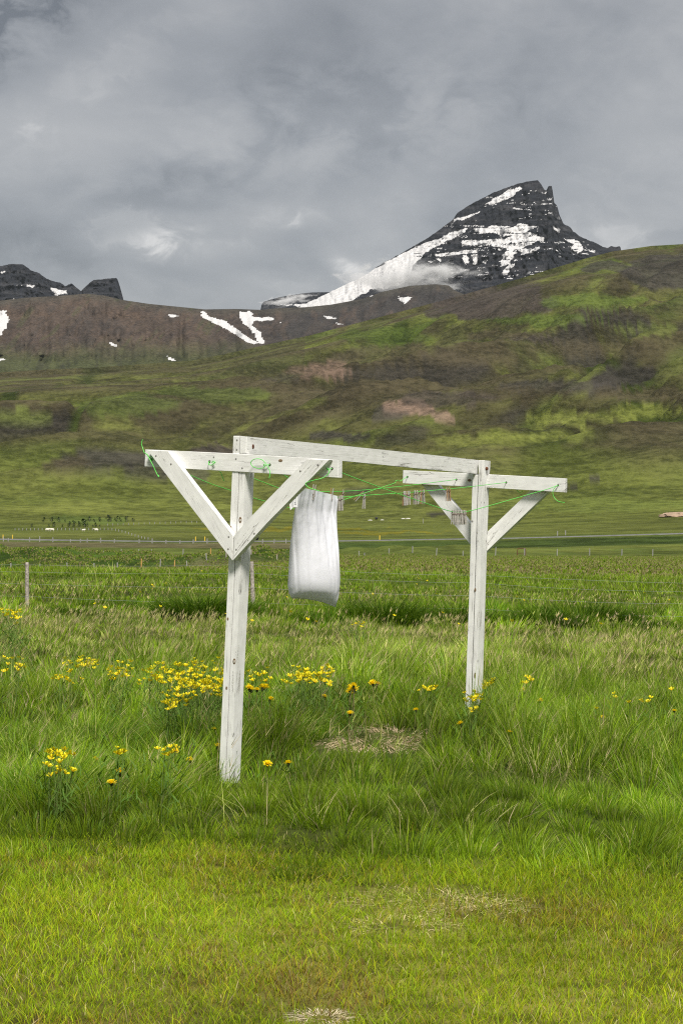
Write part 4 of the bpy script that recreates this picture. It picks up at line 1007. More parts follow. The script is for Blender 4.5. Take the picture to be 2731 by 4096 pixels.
def cord_y(i, px):
    xs = [NH[i][0]] + [p[0] for p in CORDS[i]] + [FH[i][0]]; ys = [NH[i][1]] + [p[1] for p in CORDS[i]] + [FH[i][1]]
    return float(np.interp(px, xs, ys))
def pegs(i, xs, label, group, dy=0):
    yaw = cord_dir(i) - math.pi / 2     # the peg's width lies along the cord
    for px in xs:
        p = on_cord(i, px, cord_y(i, px) + dy)
        peg(p + np.array([0, 0, .006]), yaw + PR.uniform(-.25, .25), PR.uniform(-.07, .07), PR.uniform(-.12, .12), label, group, brown=(PR.random() < .12, PR.random() < .12))
pegs(3, np.linspace(1810, 1860, 9), 'grey wooden peg in the big bundle on the V shaped cord', 'bundle of pegs on the V cord')
pegs(2, np.linspace(1614, 1636, 5), 'grey wooden peg in the bundle under the far crossbar left end', 'bundle of pegs under the far crossbar')
pegs(2, [1658, 1667], 'grey wooden peg in the pair just right of the five peg bundle', 'pair of pegs')
pegs(2, [1684, 1693], 'grey wooden peg in the pair before the far left brace', 'pair of pegs before the brace')
pegs(2, [1787, 1796], 'grey wooden peg in the pair hanging in front of the far left brace', 'pair of pegs at the far brace')
pegs(2, [1352, 1358, 1364], 'grey wooden peg in the small bundle touching the pillowcase right edge', 'bundle of pegs beside the pillowcase')
pegs(1, [1371], 'single grey peg on the cord behind, just right of the pillowcase', None)
p = on_cord(2, 1457, 1982); peg(p + np.array([0, 0, .006]), cord_dir(2) - math.pi / 2, .02, .0, 'dark upright peg hanging alone between pillowcase and far frame')
p = on_cord(0, 1452, 1974); peg(p + np.array([0, 0, .012]), .2, .72, .25, 'pale tilted peg leaning across the lone dark peg', brown=(True, False))

# ------------------------------------------------------------------ pillowcase
def pillowcase():
    L = [(1203, 1950), (1192, 1985), (1182, 2030), (1172, 2100), (1165, 2170), (1160, 2250), (1156, 2320), (1155, 2350), (1158, 2375), (1168, 2392)]
    Rr = [(1347, 1984), (1351, 2000), (1346, 2050), (1346, 2100), (1349, 2170), (1353, 2250), (1355, 2310), (1354, 2350), (1351, 2385), (1342, 2427)]
    nS, nT = 90, 96
    s = np.linspace(0, 1, nS); k = np.linspace(0, 1, len(L))
    sy = np.array([0, .075, .175, .33, .48, .66, .82, .89, .95, 1.0])
    lx = np.interp(s, sy, [p[0] for p in L]); ly = np.interp(s, sy, [p[1] for p in L]); rx = np.interp(s, sy, [p[0] for p in Rr]); ry = np.interp(s, sy, [p[1] for p in Rr])
    top_a = on_cord(2, 1205, 1950); top_b = on_cord(2, 1347, 1989)
    dA, dB = top_a[1], top_b[1]; dm = (dA + dB) / 2
    turn = sstep(0, .75, s)
    dl = dA * (1 - turn) + (dm - .05) * turn; dr = dB * (1 - turn) + (dm + .05) * turn
    PL = np.array([CAM + ray(a, b) * (q / ray(a, b)[1]) for a, b, q in zip(lx, ly, dl)]); PR_ = np.array([CAM + ray(a, b) * (q / ray(a, b)[1]) for a, b, q in zip(rx, ry, dr)])
    cen = (PL + PR_) / 2; e = (PR_ - PL) / 2; half = np.linalg.norm(e, axis=1)
    perp = np.cross(e, ZV); perp /= np.linalg.norm(perp, axis=1)[:, None]        # towards the camera
    perp *= np.where((perp @ np.array([0, -1, 0])) < 0, -1, 1)[:, None]
    bulge = .012 + .085 * sstep(.12, .86, s)
    # bottom closes on a seam
    close = np.sqrt(np.clip(1 - ((s - .84) / .16).clip(0, 1) ** 2, 0, 1)); b = bulge * close + .002
    th = np.linspace(0, 2 * math.pi, nT, endpoint=False)
    V = np.zeros((nS, nT, 3))
    for i in range(nS):
        u = np.cos(th); v = np.sin(th)
        u = np.sign(u) * np.abs(u) ** .9; v = np.sign(v) * np.abs(v) ** .75
        # pleats hanging from the pegs; they slant towards the lower right and die out over the bulge
        amp = .0040 * (1 - sstep(.35, .95, s[i])) * sstep(-.02, .10, s[i]) + .0035
        ph = u * half[i] / .45
        q = u - .42 * s[i]
        pl = (np.sin(q * 19 + 1.2) * .45 + np.sin(q * 33 + 4.0 + s[i] * 1.5) * .40 + np.sin(q * 47 + 2.0) * .18 + fbm(q * 5 + 3, s[i] * 2.2 + th * 0, 3) * .9 + fbm(u * 9 + 30, s[i] * 9 + th * 0, 3) * .5)
        pk = np.exp(-((q + .22) / .12) ** 2) * .9 - np.exp(-((q - .30) / .10) ** 2) * .8
        # small gathers along the closed bottom and at its corners
        cg = sstep(.78, .98, s[i]) * (np.sin(u * 40 + 1) * .0015 + np.abs(u) ** 6 * np.sin(s[i] * 60 + u * 20) * .004)
        off = (pl + pk) * amp * np.sign(v + 1e-9) * np.minimum(1, np.abs(v) * 1.5) + cg * np.sign(v + 1e-9)
        V[i] = cen[i] + e[i] * u[:, None] + perp[i] * (b[i] * v + off)[:, None]
        # the seam's middle is drawn up
        V[i][:, 2] += .016 * (1 - u ** 2) * sstep(.9, 1.0, s[i])
        V[i][:, 2] -= .030 * np.clip(1 - (u + .15) ** 2 * 6, 0, 1) * (1 - sstep(0, .06, s[i])) * 0   # straight top
    # top edge follows the cord between the pegs
    ZT = V[0]
    idx = np.arange(nS - 1)[:, None] * nT + np.arange(nT)[None]
    nx = np.arange(nS - 1)[:, None] * nT + (np.arange(nT)[None] + 1) % nT
    Fs = np.stack([idx, nx, nx + nT, idx + nT], -1).reshape(-1, 4)
    base = cen[-1].copy(); base[2] = V[-1][:, 2].min()
    root = empty('pillowcase', base, 'white cotton pillowcase pegged on the line, its lower end filled by wind', 'pillowcase')
    me = big_mesh('fabric', V.reshape(-1, 3) - base, Fs, None, True)
    fb = link_mesh('fabric', me, M['cloth'], root)
    # hem piping along the bottom seam
    half_n = nT // 2
    seam = V[-1][: half_n + 1] - base
    link_mesh('hem', tube('hem', seam[::2], .0045, 6), M['cloth'], root)
    # care tag sewn into the left edge
    t = [(1184, 1968), (1187, 2030), (1160, 2034), (1163, 2040), (1157, 2020), (1158, 2000)]
    P0 = CAM + ray(1180., 2000.) * ((dA - .03) / ray(1180., 2000.)[1]); nn = np.array([.15, -.98, 0]); nn /= np.linalg.norm(nn)
    q = [pt_on(x, y, P0, nn) for x, y in [(1163, 1994), (1190, 1966), (1190, 2028), (1172, 2029), (1161, 2041), (1156, 2010)]]
    V2 = [a - base for a in q] + [a - base - nn * .0012 for a in q]; n = len(q)
    me = mesh_pd('care_tag', V2, [tuple(range(n))[::-1], tuple(range(n, 2 * n))] + [(i, (i + 1) % n, n + (i + 1) % n, n + i) for i in range(n)])
    tg = link_mesh('care_tag', me, M['tag'], root); tg['label'] = 'small white care tag printed with grey lines'
    for (x0, y0, x1, y1) in [(1165, 2002, 1166.5, 2025), (1169, 2000, 1170.5, 2026), (1172.5, 2004, 1174, 2026), (1177, 1994, 1184, 1995.5), (1176, 1990, 1177.2, 2004), (1183.5, 1990, 1184.7, 2020), (1177, 2016, 1184, 2018), (1178, 2008, 1182, 2013)]:
        qq = [pt_on(x, y, P0 + nn * .0008, nn) - base for x, y in ((x0, y0), (x1, y0), (x1, y1), (x0, y1))]
        link_mesh('print', mesh_pd('print', qq, [(0, 1, 2, 3)]), M['ink'], tg)
    return dA, dB
pillowcase()
for px, py, roll, lab, br in [(1252, 1978, .12, 'grey peg clipping the pillowcase on the left', (False, False)), (1323, 1992, .10, 'brownish peg clipping the pillowcase near its right corner', (True, False))]:
    p = on_cord(2, px, py); e = peg(p + np.array([0, -.012, -.028]), cord_dir(2) - math.pi / 2 + .25, roll, .05, lab, None, True, br)
# ------------------------------------------------------------------ grass
def blades(P, h, w, yaw, ldir, lean, curve, root, tip, segs, droop=.25):
    n = len(P)
    ts = {3: [0, .38, .74, 1.0], 2: [0, .55, 1.0], 1: [0, 1.0]}[segs]
    wk = {3: [1, .9, .6], 2: [1, .75], 1: [1]}[segs]
    sx = np.cos(yaw); sy = np.sin(yaw); lx = np.cos(ldir); ly = np.sin(ldir)
    vs = []; cs = []
    for j, t in enumerate(ts):
        o = h * (lean * t + curve * t * t); z = h * (t - droop * (lean + curve) ** 2 * t * t)
        cx = P[:, 0] + lx * o; cy = P[:, 1] + ly * o; cz = P[:, 2] + z
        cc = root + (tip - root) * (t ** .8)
        if j < len(ts) - 1:
            ww = w * wk[j] / 2
            vs.append(np.stack([cx - sx * ww, cy - sy * ww, cz], 1)); vs.append(np.stack([cx + sx * ww, cy + sy * ww, cz], 1)); cs += [cc, cc]
        else:
            vs.append(np.stack([cx, cy, cz], 1)); cs.append(cc)
    k = len(vs); V = np.stack(vs, 1).reshape(-1, 3); Cc = np.stack(cs, 1).reshape(-1, 3)
    tri = []
    for j in range(len(ts) - 2): a = 2 * j; tri += [(a, a + 1, a + 3), (a, a + 3, a + 2)]
    a = 2 * (len(ts) - 2); tri.append((a, a + 1, a + 2))
    T = (np.arange(n)[:, None, None] * k + np.array(tri)[None]).reshape(-1, 3)
    return V, T, Cc

class Acc:
    def __init__(self): self.V = []; self.T = []; self.C = []; self.n = 0
    def add(self, V, T, Cc): self.V.append(V); self.T.append(T + self.n); self.C.append(Cc); self.n += len(V)
    def obj(self, name, mat, label, cat, kind='stuff', parent=None):
        me = big_mesh(name, np.concatenate(self.V), np.concatenate(self.T), np.concatenate(self.C), False)
        o = link_mesh(name, me, mat, parent); tag(o, label, cat, None, kind); return o

def scatter(d0, d1, n, margin):
    """n points spread evenly per area over the wedge of land in view between two distances"""
    X = []; Y = []
    k = 0.1714; tot = 0
    while tot < n:
        m = n * 2
        y = np.sqrt(rng.uniform(d0 ** 2, d1 ** 2, m)); hw = k * d1 + margin
        x = rng.uniform(-hw, hw, m); ok = np.abs(x) < k * y + margin
        X.append(x[ok]); Y.append(y[ok]); tot += ok.sum()
    return np.concatenate(X)[:n], np.concatenate(Y)[:n]

G_LAWN = C(.38, .45, .014); G_LAWN2 = C(.27, .40, .016); G_OLIVE = C(.40, .34, .030); G_MID = C(.228, .362, .022); G_DEEP = C(.115, .240, .014); G_PALE = C(.46, .50, .14); G_DRY = C(.66, .56, .29); G_SEED = C(.48, .39, .24); G_BLUE = C(.24, .38, .07)
def pick(n, cols, wts):
    w = np.array(wts); w = w / w.sum(1, keepdims=True); cum = np.cumsum(w, 1); r = rng.random(n)[:, None]
    i = (r > cum).sum(1).clip(0, len(cols) - 1); return np.array(cols)[i]
def seed_rows(x, y):
    vx = (CX + F * x / y) / V2S
    return vx
def ground_at_v(vx, vy, hgt=0.0):
    """ground point seen at picture position (full-view units), optionally for something standing hgt above the ground"""
    px, py = vx * V2S, vy * V2S; r = ray(px, py)
    t = np.geomspace(4.5, 300, 260); p = CAM + r[None] * (t / r[1])[:, None]
    f = p[:, 2] - gz(p[:, 0], p[:, 1]) - hgt; k = int(np.argmax(f < 0)); k = max(k, 1)
    a = f[k - 1] / (f[k - 1] - f[k]); tt = t[k - 1] + (t[k] - t[k - 1]) * a
    return CAM + r * (tt / r[1])

STRAW = [(850, 1716, .36, .75, .06), (925, 1696, .2, .4, .3), (1000, 2075, .40, .35, .45), (740, 2338, .12, .12, .25), (930, 2130, .22, .22, .5)]
STRAW = [(ground_at_v(a, b), rx, ry, q) for a, b, rx, ry, q in STRAW]
def spared(X, Y):
    k = np.ones(len(X))
    for c0, rx, ry, q in STRAW:
        e = ((X - c0[0]) / rx) ** 2 + ((Y - c0[1]) / ry) ** 2 + fbm(X / .12, Y / .2, 3) * .6
        k = np.minimum(k, np.where(e < 1, q, 1.0))
    return rng.random(len(X)) < k
def meadow_zone(X, Y):
    d = np.hypot(X, Y)
    n1 = fbm(X / 1.6, Y / 2.2, 4); n2 = fbm(X / .55 + 7, Y / .7, 3); n3 = fbm(X / 5 - 2, Y / 8, 3)
    return d, n1, n2, n3

lawn = Acc(); mead = Acc()
edge = lambda X, Y: 8.7 + fbm(X / .9, Y * 0 + 2, 3) * .5 + X * .12
def near_grass():
    # --- mown lawn in the foreground
    n = 195000
    X, Y = scatter(4.8, 9.8, n, .9); d, n1, n2, n3 = meadow_zone(X, Y)
    k = 1 - sstep(-.9, 1.3, Y - edge(X, Y) + n2 * .8); keep = (rng.random(len(X)) < k * .98 + .02) & spared(X, Y)
    X, Y, n1, n2, n3 = X[keep], Y[keep], n1[keep], n2[keep], n3[keep]; n = len(X)
    P = np.stack([X, Y, gz(X, Y) - .004], 1)
    h = rng.gamma(5, .0062, n) * (1 + .45 * n1) + .008
    dry = sstep(-.1, .45, n2 * .8 + n1 * .5) ; gr = sstep(-.25, .35, -n1 + .6 * n3)
    pt = fbm(X / .9 + 21, Y / 1.5, 4, .6); br = sstep(.0, .45, fbm(X / .7 - 6, Y / 1.1, 4, .6))
    c = pick(n, [G_LAWN, G_LAWN2, G_OLIVE, G_DRY * .9, G_SEED, C(.27, .17, .06)], np.stack([np.full(n, 1.0), .35 + 1.6 * gr * (1 - br) + 1.8 * sstep(-2.2, .2, Y - edge(X, Y)), .25 + 1.2 * br, .07 + .16 * dry, .03 + .16 * br, .03 + .6 * br + 1.1 * br * (1 - sstep(6.4, 8.0, Y))], 1)) * rng.uniform(.65, 1.4, (n, 1)) * (1.25 + .45 * pt[:, None])
    V = blades(P, h, rng.uniform(.0018, .0036, n), rng.uniform(0, math.pi, n), rng.uniform(0, 6.28, n), rng.uniform(.05, .7, n), rng.uniform(0, .7, n), c * .42, c * 1.05, 2); lawn.add(*V)  # roots darker than tips: shade between the blades is put into the colour
    # --- long meadow grass, two depth ranges
    for d0, d1, n, segs, wl, wh in ((7.2, 11, 80000, 3, .0024, .0046), (11, 17, 95000, 3, .0032, .0060), (17, 28, 95000, 2, .007, .013), (28, 47, 90000, 2, .011, .022), (47, 100, 110000, 1, .022, .045)):
        X, Y = scatter(d0, d1, n, 1.0 if d0 < 20 else 2.5); d, n1, n2, n3 = meadow_zone(X, Y)
        if d0 < 8:
            keep = rng.random(len(X)) < sstep(-1.3, .9, Y - edge(X, Y) + n2 * .8) ** 1.3; X, Y, d, n1, n2, n3 = [q[keep] for q in (X, Y, d, n1, n2, n3)]
        keep = spared(X, Y); X, Y, d, n1, n2, n3 = [q[keep] for q in (X, Y, d, n1, n2, n3)]
        n = len(X); P = np.stack([X, Y, gz(X, Y) - .01], 1)
        # blades stand in clumps: each leans out of its own tuft, with gaps between the tufts
        cs = .26 if d0 < 15 else (.40 if d0 < 25 else .75)
        ci = np.floor(X / cs).astype(int); cj = np.floor(Y / (cs * 1.25)).astype(int)
        r1 = _h(ci, cj); r2 = _h(ci + 71, cj + 13); r3 = _h(ci + 5, cj + 201)
        kx = (ci + .2 + .6 * r1) * cs; ky = (cj + .2 + .6 * r2) * cs * 1.25
        pull = .38 * rng.random(len(X)) * (d0 < 46); X = X + (kx - X) * pull; Y = Y + (ky - Y) * pull
        rad = np.hypot(X - kx, Y - ky) / cs; outa = np.arctan2(Y - ky, X - kx); P = np.stack([X, Y, gz(X, Y) - .01], 1)
        vx = seed_rows(X, Y)
        tall = sstep(-.3, .6, n1 + .5 * n2)
        h = (.10 + .17 * tall) * rng.uniform(.55, 1.25, n)
        h *= lerp(.38, 1.0, sstep(-1.2, 2.2, Y - edge(X, Y) + n1 * .6)) * (1 + .25 * sstep(10, 12, d) * (1 - sstep(17, 22, d)))
        rank = sstep(34, 38, d) * (1 - sstep(46, 50, d)) * sstep(.15, .55, fbm(X / 2.2 + 40, Y / 3, 3)); h = h * (1 + 1.1 * rank)
        band = sstep(17.5, 23, d + n3 * 3) * (1 - sstep(32, 36, d + n3 * 2))
        farb = sstep(62, 90, d)
        dryk = sstep(.0, .55, n2 * .6 + n3 * .8)
        c = pick(n, [G_MID, G_DEEP, G_LAWN2, G_BLUE, G_PALE, G_DRY, G_SEED],  # G_PALE blades are pale growth and also painted highlights on the grass
                 np.stack([np.full(n, 1.2), .25 + .8 * sstep(-.2, .5, -n1) + 2.6 * rank, .7 + .8 * sstep(-.1, .5, n3) + 1.5 * (1 - sstep(9, 11.5, d)), .35 + 0 * n1, .30 + .30 * tall + .6 * band, .03 + .12 * dryk + .28 * band, .02 + .06 * dryk + .40 * band + .25 * farb], 1)) * rng.uniform(.65, 1.3, (n, 1))
        # cut straw and trodden pale patches
        for sxv, syv, rx, ry in STRAW:
            pass
        clump = fbm(X / .35 + 5, Y / .35, 2) * 3.2; cm = fbm(X / .45 + 15, Y / .6, 3); h = h * (1 + .40 * cm) * (.62 + .75 * r3) * (1.12 - .45 * rad).clip(.5, 1.2); c = c * (.62 + .7 * r2)[:, None]; c = c * (1 + .55 * fbm(X / .8 + 3, Y / 1.2, 3) + .25 * n1)[:, None].clip(.45, 1.7)
        V = blades(P, h, rng.uniform(wl, wh, n), rng.uniform(0, math.pi, n), outa + rng.normal(.0, .55, n) + .25 * clump, .05 + .55 * rad * rng.uniform(.4, 1.2, n), rng.uniform(.0, .35, n) + .8 * rad * rng.random(n), c * .50, c * 1.15, segs); mead.add(*V)  # dark root colour paints the shaded gaps inside the tufts
    # --- seed stalks
    for d0, d1, n, w in ((9.5, 15, 1300, .003), (15, 34, 8000, .006), (34, 60, 4000, .014)):
        X, Y = scatter(d0, d1, n, 1.0); d, n1, n2, n3 = meadow_zone(X, Y)
        keep = rng.random(len(X)) < sstep(-.1, .6, n2 + n3 * .7) + .12; X, Y = X[keep], Y[keep]; n = len(X)
        P = np.stack([X, Y, gz(X, Y)], 1); h = rng.uniform(.24, .42, n); c = pick(n, [G_DRY, G_SEED, G_PALE], np.tile([1., 1.4, 1.], (n, 1))) * rng.uniform(.8, 1.2, (n, 1))
        ld = rng.normal(.2, .6, n); le = rng.uniform(.05, .3, n); cu = rng.uniform(.1, .45, n)
        mead.add(*blades(P, h, np.full(n, w * .45), rng.uniform(0, math.pi, n), ld, le, cu, c * .6, c, 2))
        tx = P[:, 0] + np.cos(ld) * h * (le * .8 + cu * .64); ty = P[:, 1] + np.sin(ld) * h * (le * .8 + cu * .64); tz = P[:, 2] + h * (.8 - .25 * (le + cu) ** 2 * .64)
        for q in range(3):
            mead.add(*blades(np.stack([tx, ty, tz + q * .012], 1), h * rng.uniform(.14, .26, n), np.full(n, w * 1.3), rng.uniform(0, math.pi, n), ld + rng.normal(0, .7, n), le + cu * 1.1, np.full(n, .2), c, c * 1.1, 1))
near_grass()
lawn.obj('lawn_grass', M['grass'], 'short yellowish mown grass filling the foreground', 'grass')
# far meadow tufts
def far_grass():
    X, Y = scatter(100, 300, 120000, 6.0); d, n1, n2, n3 = meadow_zone(X / 6, Y / 6)
    px = px_of(X, Y); n = len(X)
    lm = ((px < 1250) & (d > 232)) * 1.0
    c = pick(n, [G_MID, G_DEEP, G_SEED * .8, G_PALE * .8, G_DRY * .6], np.stack([.7 - .3 * lm, .12 + 3.0 * lm, 1.8 * (1 - lm) * sstep(105, 150, d) + .05, .8 * (1 - lm), .5 * (1 - lm)], 1)) * (rng.uniform(.75, 1.2, (n, 1)) * (.85 - .35 * lm[:, None]))
    P = np.stack([X, Y, gz(X, Y) - .03], 1)
    mead.add(*blades(P, rng.uniform(.12, .26, n) * (1 + .3 * lm), rng.uniform(.12, .28, n), rng.normal(0, .5, n), rng.uniform(0, 6.28, n), rng.uniform(0, .4, n), rng.uniform(0, .5, n), c * .7, c, 1))
far_grass()
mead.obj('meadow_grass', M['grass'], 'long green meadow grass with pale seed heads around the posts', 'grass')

def tussock(vx, vy, rad, hh, n, label, cols, wts, w=(.006, .011), mat='grass', cat='tussock', name='grass_tussock', flat=0., group=None, segs=3, seed=0):
    R = np.random.default_rng(seed + int(vx)); c0 = ground_at_v(vx, vy)
    a = R.uniform(0, 2 * math.pi, n); q = np.sqrt(R.random(n)); X = c0[0] + np.cos(a) * q * rad; Y = c0[1] + np.sin(a) * q * rad * .8
    if mat == 'straw' and name != 'straw_tuft' and n > 200: keep = fbm(X / .13 + 3, Y / .22, 3) * .9 + R.normal(0, .25, n) + .25 - .45 * q ** 2 > 0; X, Y, a, q = X[keep], Y[keep], a[keep], q[keep]; n = len(X)
    P = np.stack([X, Y, gz(X, Y) - .01], 1); base = np.array([c0[0], c0[1], float(gz(c0[0], c0[1]))])
    h = hh * R.uniform(.5, 1.1, n) * (1 - .35 * q)
    c = pick(n, cols, np.tile(wts, (n, 1))) * R.uniform(.65, 1.3, (n, 1))
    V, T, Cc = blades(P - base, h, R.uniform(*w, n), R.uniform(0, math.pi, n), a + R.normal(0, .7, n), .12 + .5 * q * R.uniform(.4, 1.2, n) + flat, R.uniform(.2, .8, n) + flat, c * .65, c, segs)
    o = link_mesh(name, big_mesh(name, V, T, Cc), M[mat]); o.location = tuple(base); tag(o, label, cat, group, 'stuff' if mat == 'straw' else None); return o
DG = [G_DEEP * .6, G_MID * .6, G_BLUE * .7, G_PALE * .7]; DW = [2.4, .9, .3, .12]
for a in [(470, 1428, .95, .75, 2600, 'dark green grass tussock by the fence left of the near post'), (885, 1438, 1.1, .75, 2800, 'big dark tussock between the pillowcase and the far post'), (1055, 1440, .7, .6, 1500, 'dark tussock just left of the far post by the fence'),
          (1330, 1440, 1.3, .70, 3000, 'broad dark tussock by the fence right of the far post'), (1240, 1446, .8, .6, 1700, 'dark tussock right of the far post, smaller of two'), (165, 1424, .6, .40, 1400, 'dark tussock right of the leftmost fence post'), (730, 1432, .6, .35, 1100, 'dark low tussock below the pillowcase'),
          (1500, 1448, .8, .32, 1500, 'rightmost dark tussock along the fence')]:
    tussock(*a, DG, DW, (.014, .028), group='tussocks along the fence', segs=2)
for a in [(95, 1850, .42, .34, 1500, 'pale green arching tussock at the left edge of the meadow'), (210, 1725, .40, .33, 1300, 'arching tussock behind the yellow flowers at lower left'), (30, 1760, .40, .34, 1200, 'leftmost arching tussock at the picture edge'), (330, 1800, .38, .26, 1000, 'tussock left of the near post foot'),
          (1145, 1690, .34, .30, 1000, 'bright green tussock at the foot of the far post'), (1290, 1660, .36, .28, 900, 'green tussock right of the far post'), (450, 1700, .30, .32, 900, 'dark green tuft just left of the near post'),
          (640, 1690, .35, .25, 900, 'low tussock right of the near post')]:
    tussock(*a, [G_MID, G_DEEP, G_BLUE, G_PALE, G_DRY], [1.2, .9, .9, .55, .12], (.004, .007), group='arching tussocks in the meadow')
SW = [C(.70, .54, .34), C(.60, .44, .29), C(.82, .68, .46)]
tussock(850, 1708, .36, .15, 3000, 'flattened patch of dry straw on the ground between the posts', SW, [1., .6, .8], (.004, .007), 'straw', 'straw', 'straw_patch', .9)
tussock(930, 1690, .28, .16, 500, 'thin tuft of dry straw right of the straw patch', SW, [1., .6, .8], (.003, .006), 'straw', 'straw', 'straw_patch', .5)
tussock(600, 1690, .26, .26, 260, 'dry pale stalks standing beside the near post', SW, [1., .6, .8], (.002, .0035), 'straw', 'straw', 'straw_tuft', .25)
tussock(740, 2338, .10, .05, 900, 'pale bleached straw tuft at the bottom edge of the lawn', [C(.78, .68, .48), C(.66, .55, .36)], [1., 1.], (.003, .005), 'straw', 'straw', 'straw_tuft', .5)
for vx, vy, rr, n, lab in [(1000, 2075, .42, 600, 'pale bleached grass stubble patch at the edge of the lawn'), (930, 2130, .25, 240, 'smaller bleached stubble patch left below the large one'), (1120, 2090, .25, 240, 'bleached stubble right of the large patch')]:
    tussock(vx, vy, rr, .075, n * 2, lab, [G_DRY * 1.25, G_PALE * 1.2, G_SEED], [1., .8, .3], (.003, .0045), 'straw', 'stubble', 'stubble_patch', .5)
for vx, vy, n, lab in [(1290, 1800, 60, 'nodding pale seed heads right of the far post'), (1120, 1780, 40, 'brown bent seed heads below the far post'), (1550, 1960, 24, 'tall pale seed stalks at the right edge'), (1010, 1900, 50, 'thin pale stalks in the grass below the straw'), (640, 1900, 30, 'few pale stalks right below the near post')]:
    tussock(vx, vy, .35, .30, n, lab, [G_DRY, G_SEED, G_PALE * 1.2], [1., 1., .8], (.0018, .0034), 'straw', 'seed stalks', 'seed_stalks', -.05)

# ------------------------------------------------------------------ flowers
def buttercup_mesh():
    V = [(0, 0, 0)]; Fs = []; cols = [C(.55, .40, .01)]; R = .0125
    for k in range(5):
        a = 2 * math.pi * k / 5; b = len(V)
        for da, r, z in ((-.52, .62, .006), (-.40, 1.0, .0105), (0, 1.08, .0120), (.40, 1.0, .0105), (.52, .62, .006)):
            V.append((R * r * math.cos(a + da), R * r * math.sin(a + da), z)); cols.append(C(.95, .82, .02))
        for j in range(4): Fs.append((0, b + j, b + j + 1))
    b = len(V)                      # stamen cushion
    for i in range(6): V.append((.004 * math.cos(i * math.pi / 3), .004 * math.sin(i * math.pi / 3), .004)); cols.append(C(.75, .42, .01))
    V.append((0, 0, .008)); cols.append(C(.7, .45, .01))
    for i in range(6): Fs.append((b + i, b + (i + 1) % 6, b + 6))
    return big_mesh('bloom', np.array(V), np.array(Fs), np.array(cols))
def dandelion_mesh():
    V = []; Fs = []; cols = []
    def petal(a, r0, r1, z0, z1, w):
        b = len(V); ca, sa = math.cos(a), math.sin(a)
        for r, z, ww in ((r0, z0, w * .5), (r0, z0, -w * .5), (r1, z1, -w * .5), (r1, z1, w * .5)):
            V.append((r * ca - ww * sa, r * sa + ww * ca, z)); cols.append(C(.95, .76, .016) if r == r1 else C(.93, .66, .012))
        Fs.extend([(b, b + 1, b + 2), (b, b + 2, b + 3)])
    for k in range(20): petal(2 * math.pi * k / 20, .003, .0185 + .002 * (k % 2), .002, .012 - .004 * (k % 3), .0048)
    for k in range(14): petal(2 * math.pi * (k + .5) / 14, .002, .011, .004, .016, .0042)
    for k in range(7): petal(2 * math.pi * k / 7, .001, .005, .006, .017, .0036)
    b = len(V)
    for z, r in ((-.012, .003), (-.006, .0065), (.004, .0070)):
        for i in range(7): V.append((r * math.cos(i * 2 * math.pi / 7), r * math.sin(i * 2 * math.pi / 7), z)); cols.append(C(.05, .07, .02))
    for j in range(2):
        for i in range(7): p, q = b + j * 7 + i, b + j * 7 + (i + 1) % 7; Fs.extend([(p, q, q + 7), (p, q + 7, p + 7)])
    return big_mesh('flower_head', np.array(V), np.array(Fs), np.array(cols))
BC = buttercup_mesh(); BC.materials.append(M['petal']); DL = dandelion_mesh(); DL.materials.append(M['petal'])
FR = random.Random(3)
def stem_tris(acc, a, b, r, colr, bow=.0):
    a = np.array(a, float); b = np.array(b, float); n = 4; pts = []
    for i in range(n + 1):
        t = i / n; p = a + (b - a) * t; p[0] += bow * math.sin(math.pi * t) * .6; p[1] += bow * math.sin(math.pi * t) * .3; pts.append(p)
    V = []
    for p in pts:
        for k in range(3): V.append((p[0] + r * math.cos(k * 2.094), p[1] + r * math.sin(k * 2.094), p[2]))
    T = []
    for i in range(n):
        for k in range(3): A, B = i * 3 + k, i * 3 + (k + 1) % 3; T += [(A, B, B + 3), (A, B + 3, A + 3)]
    acc.add(np.array(V), np.array(T), np.tile(colr, (len(V), 1)))
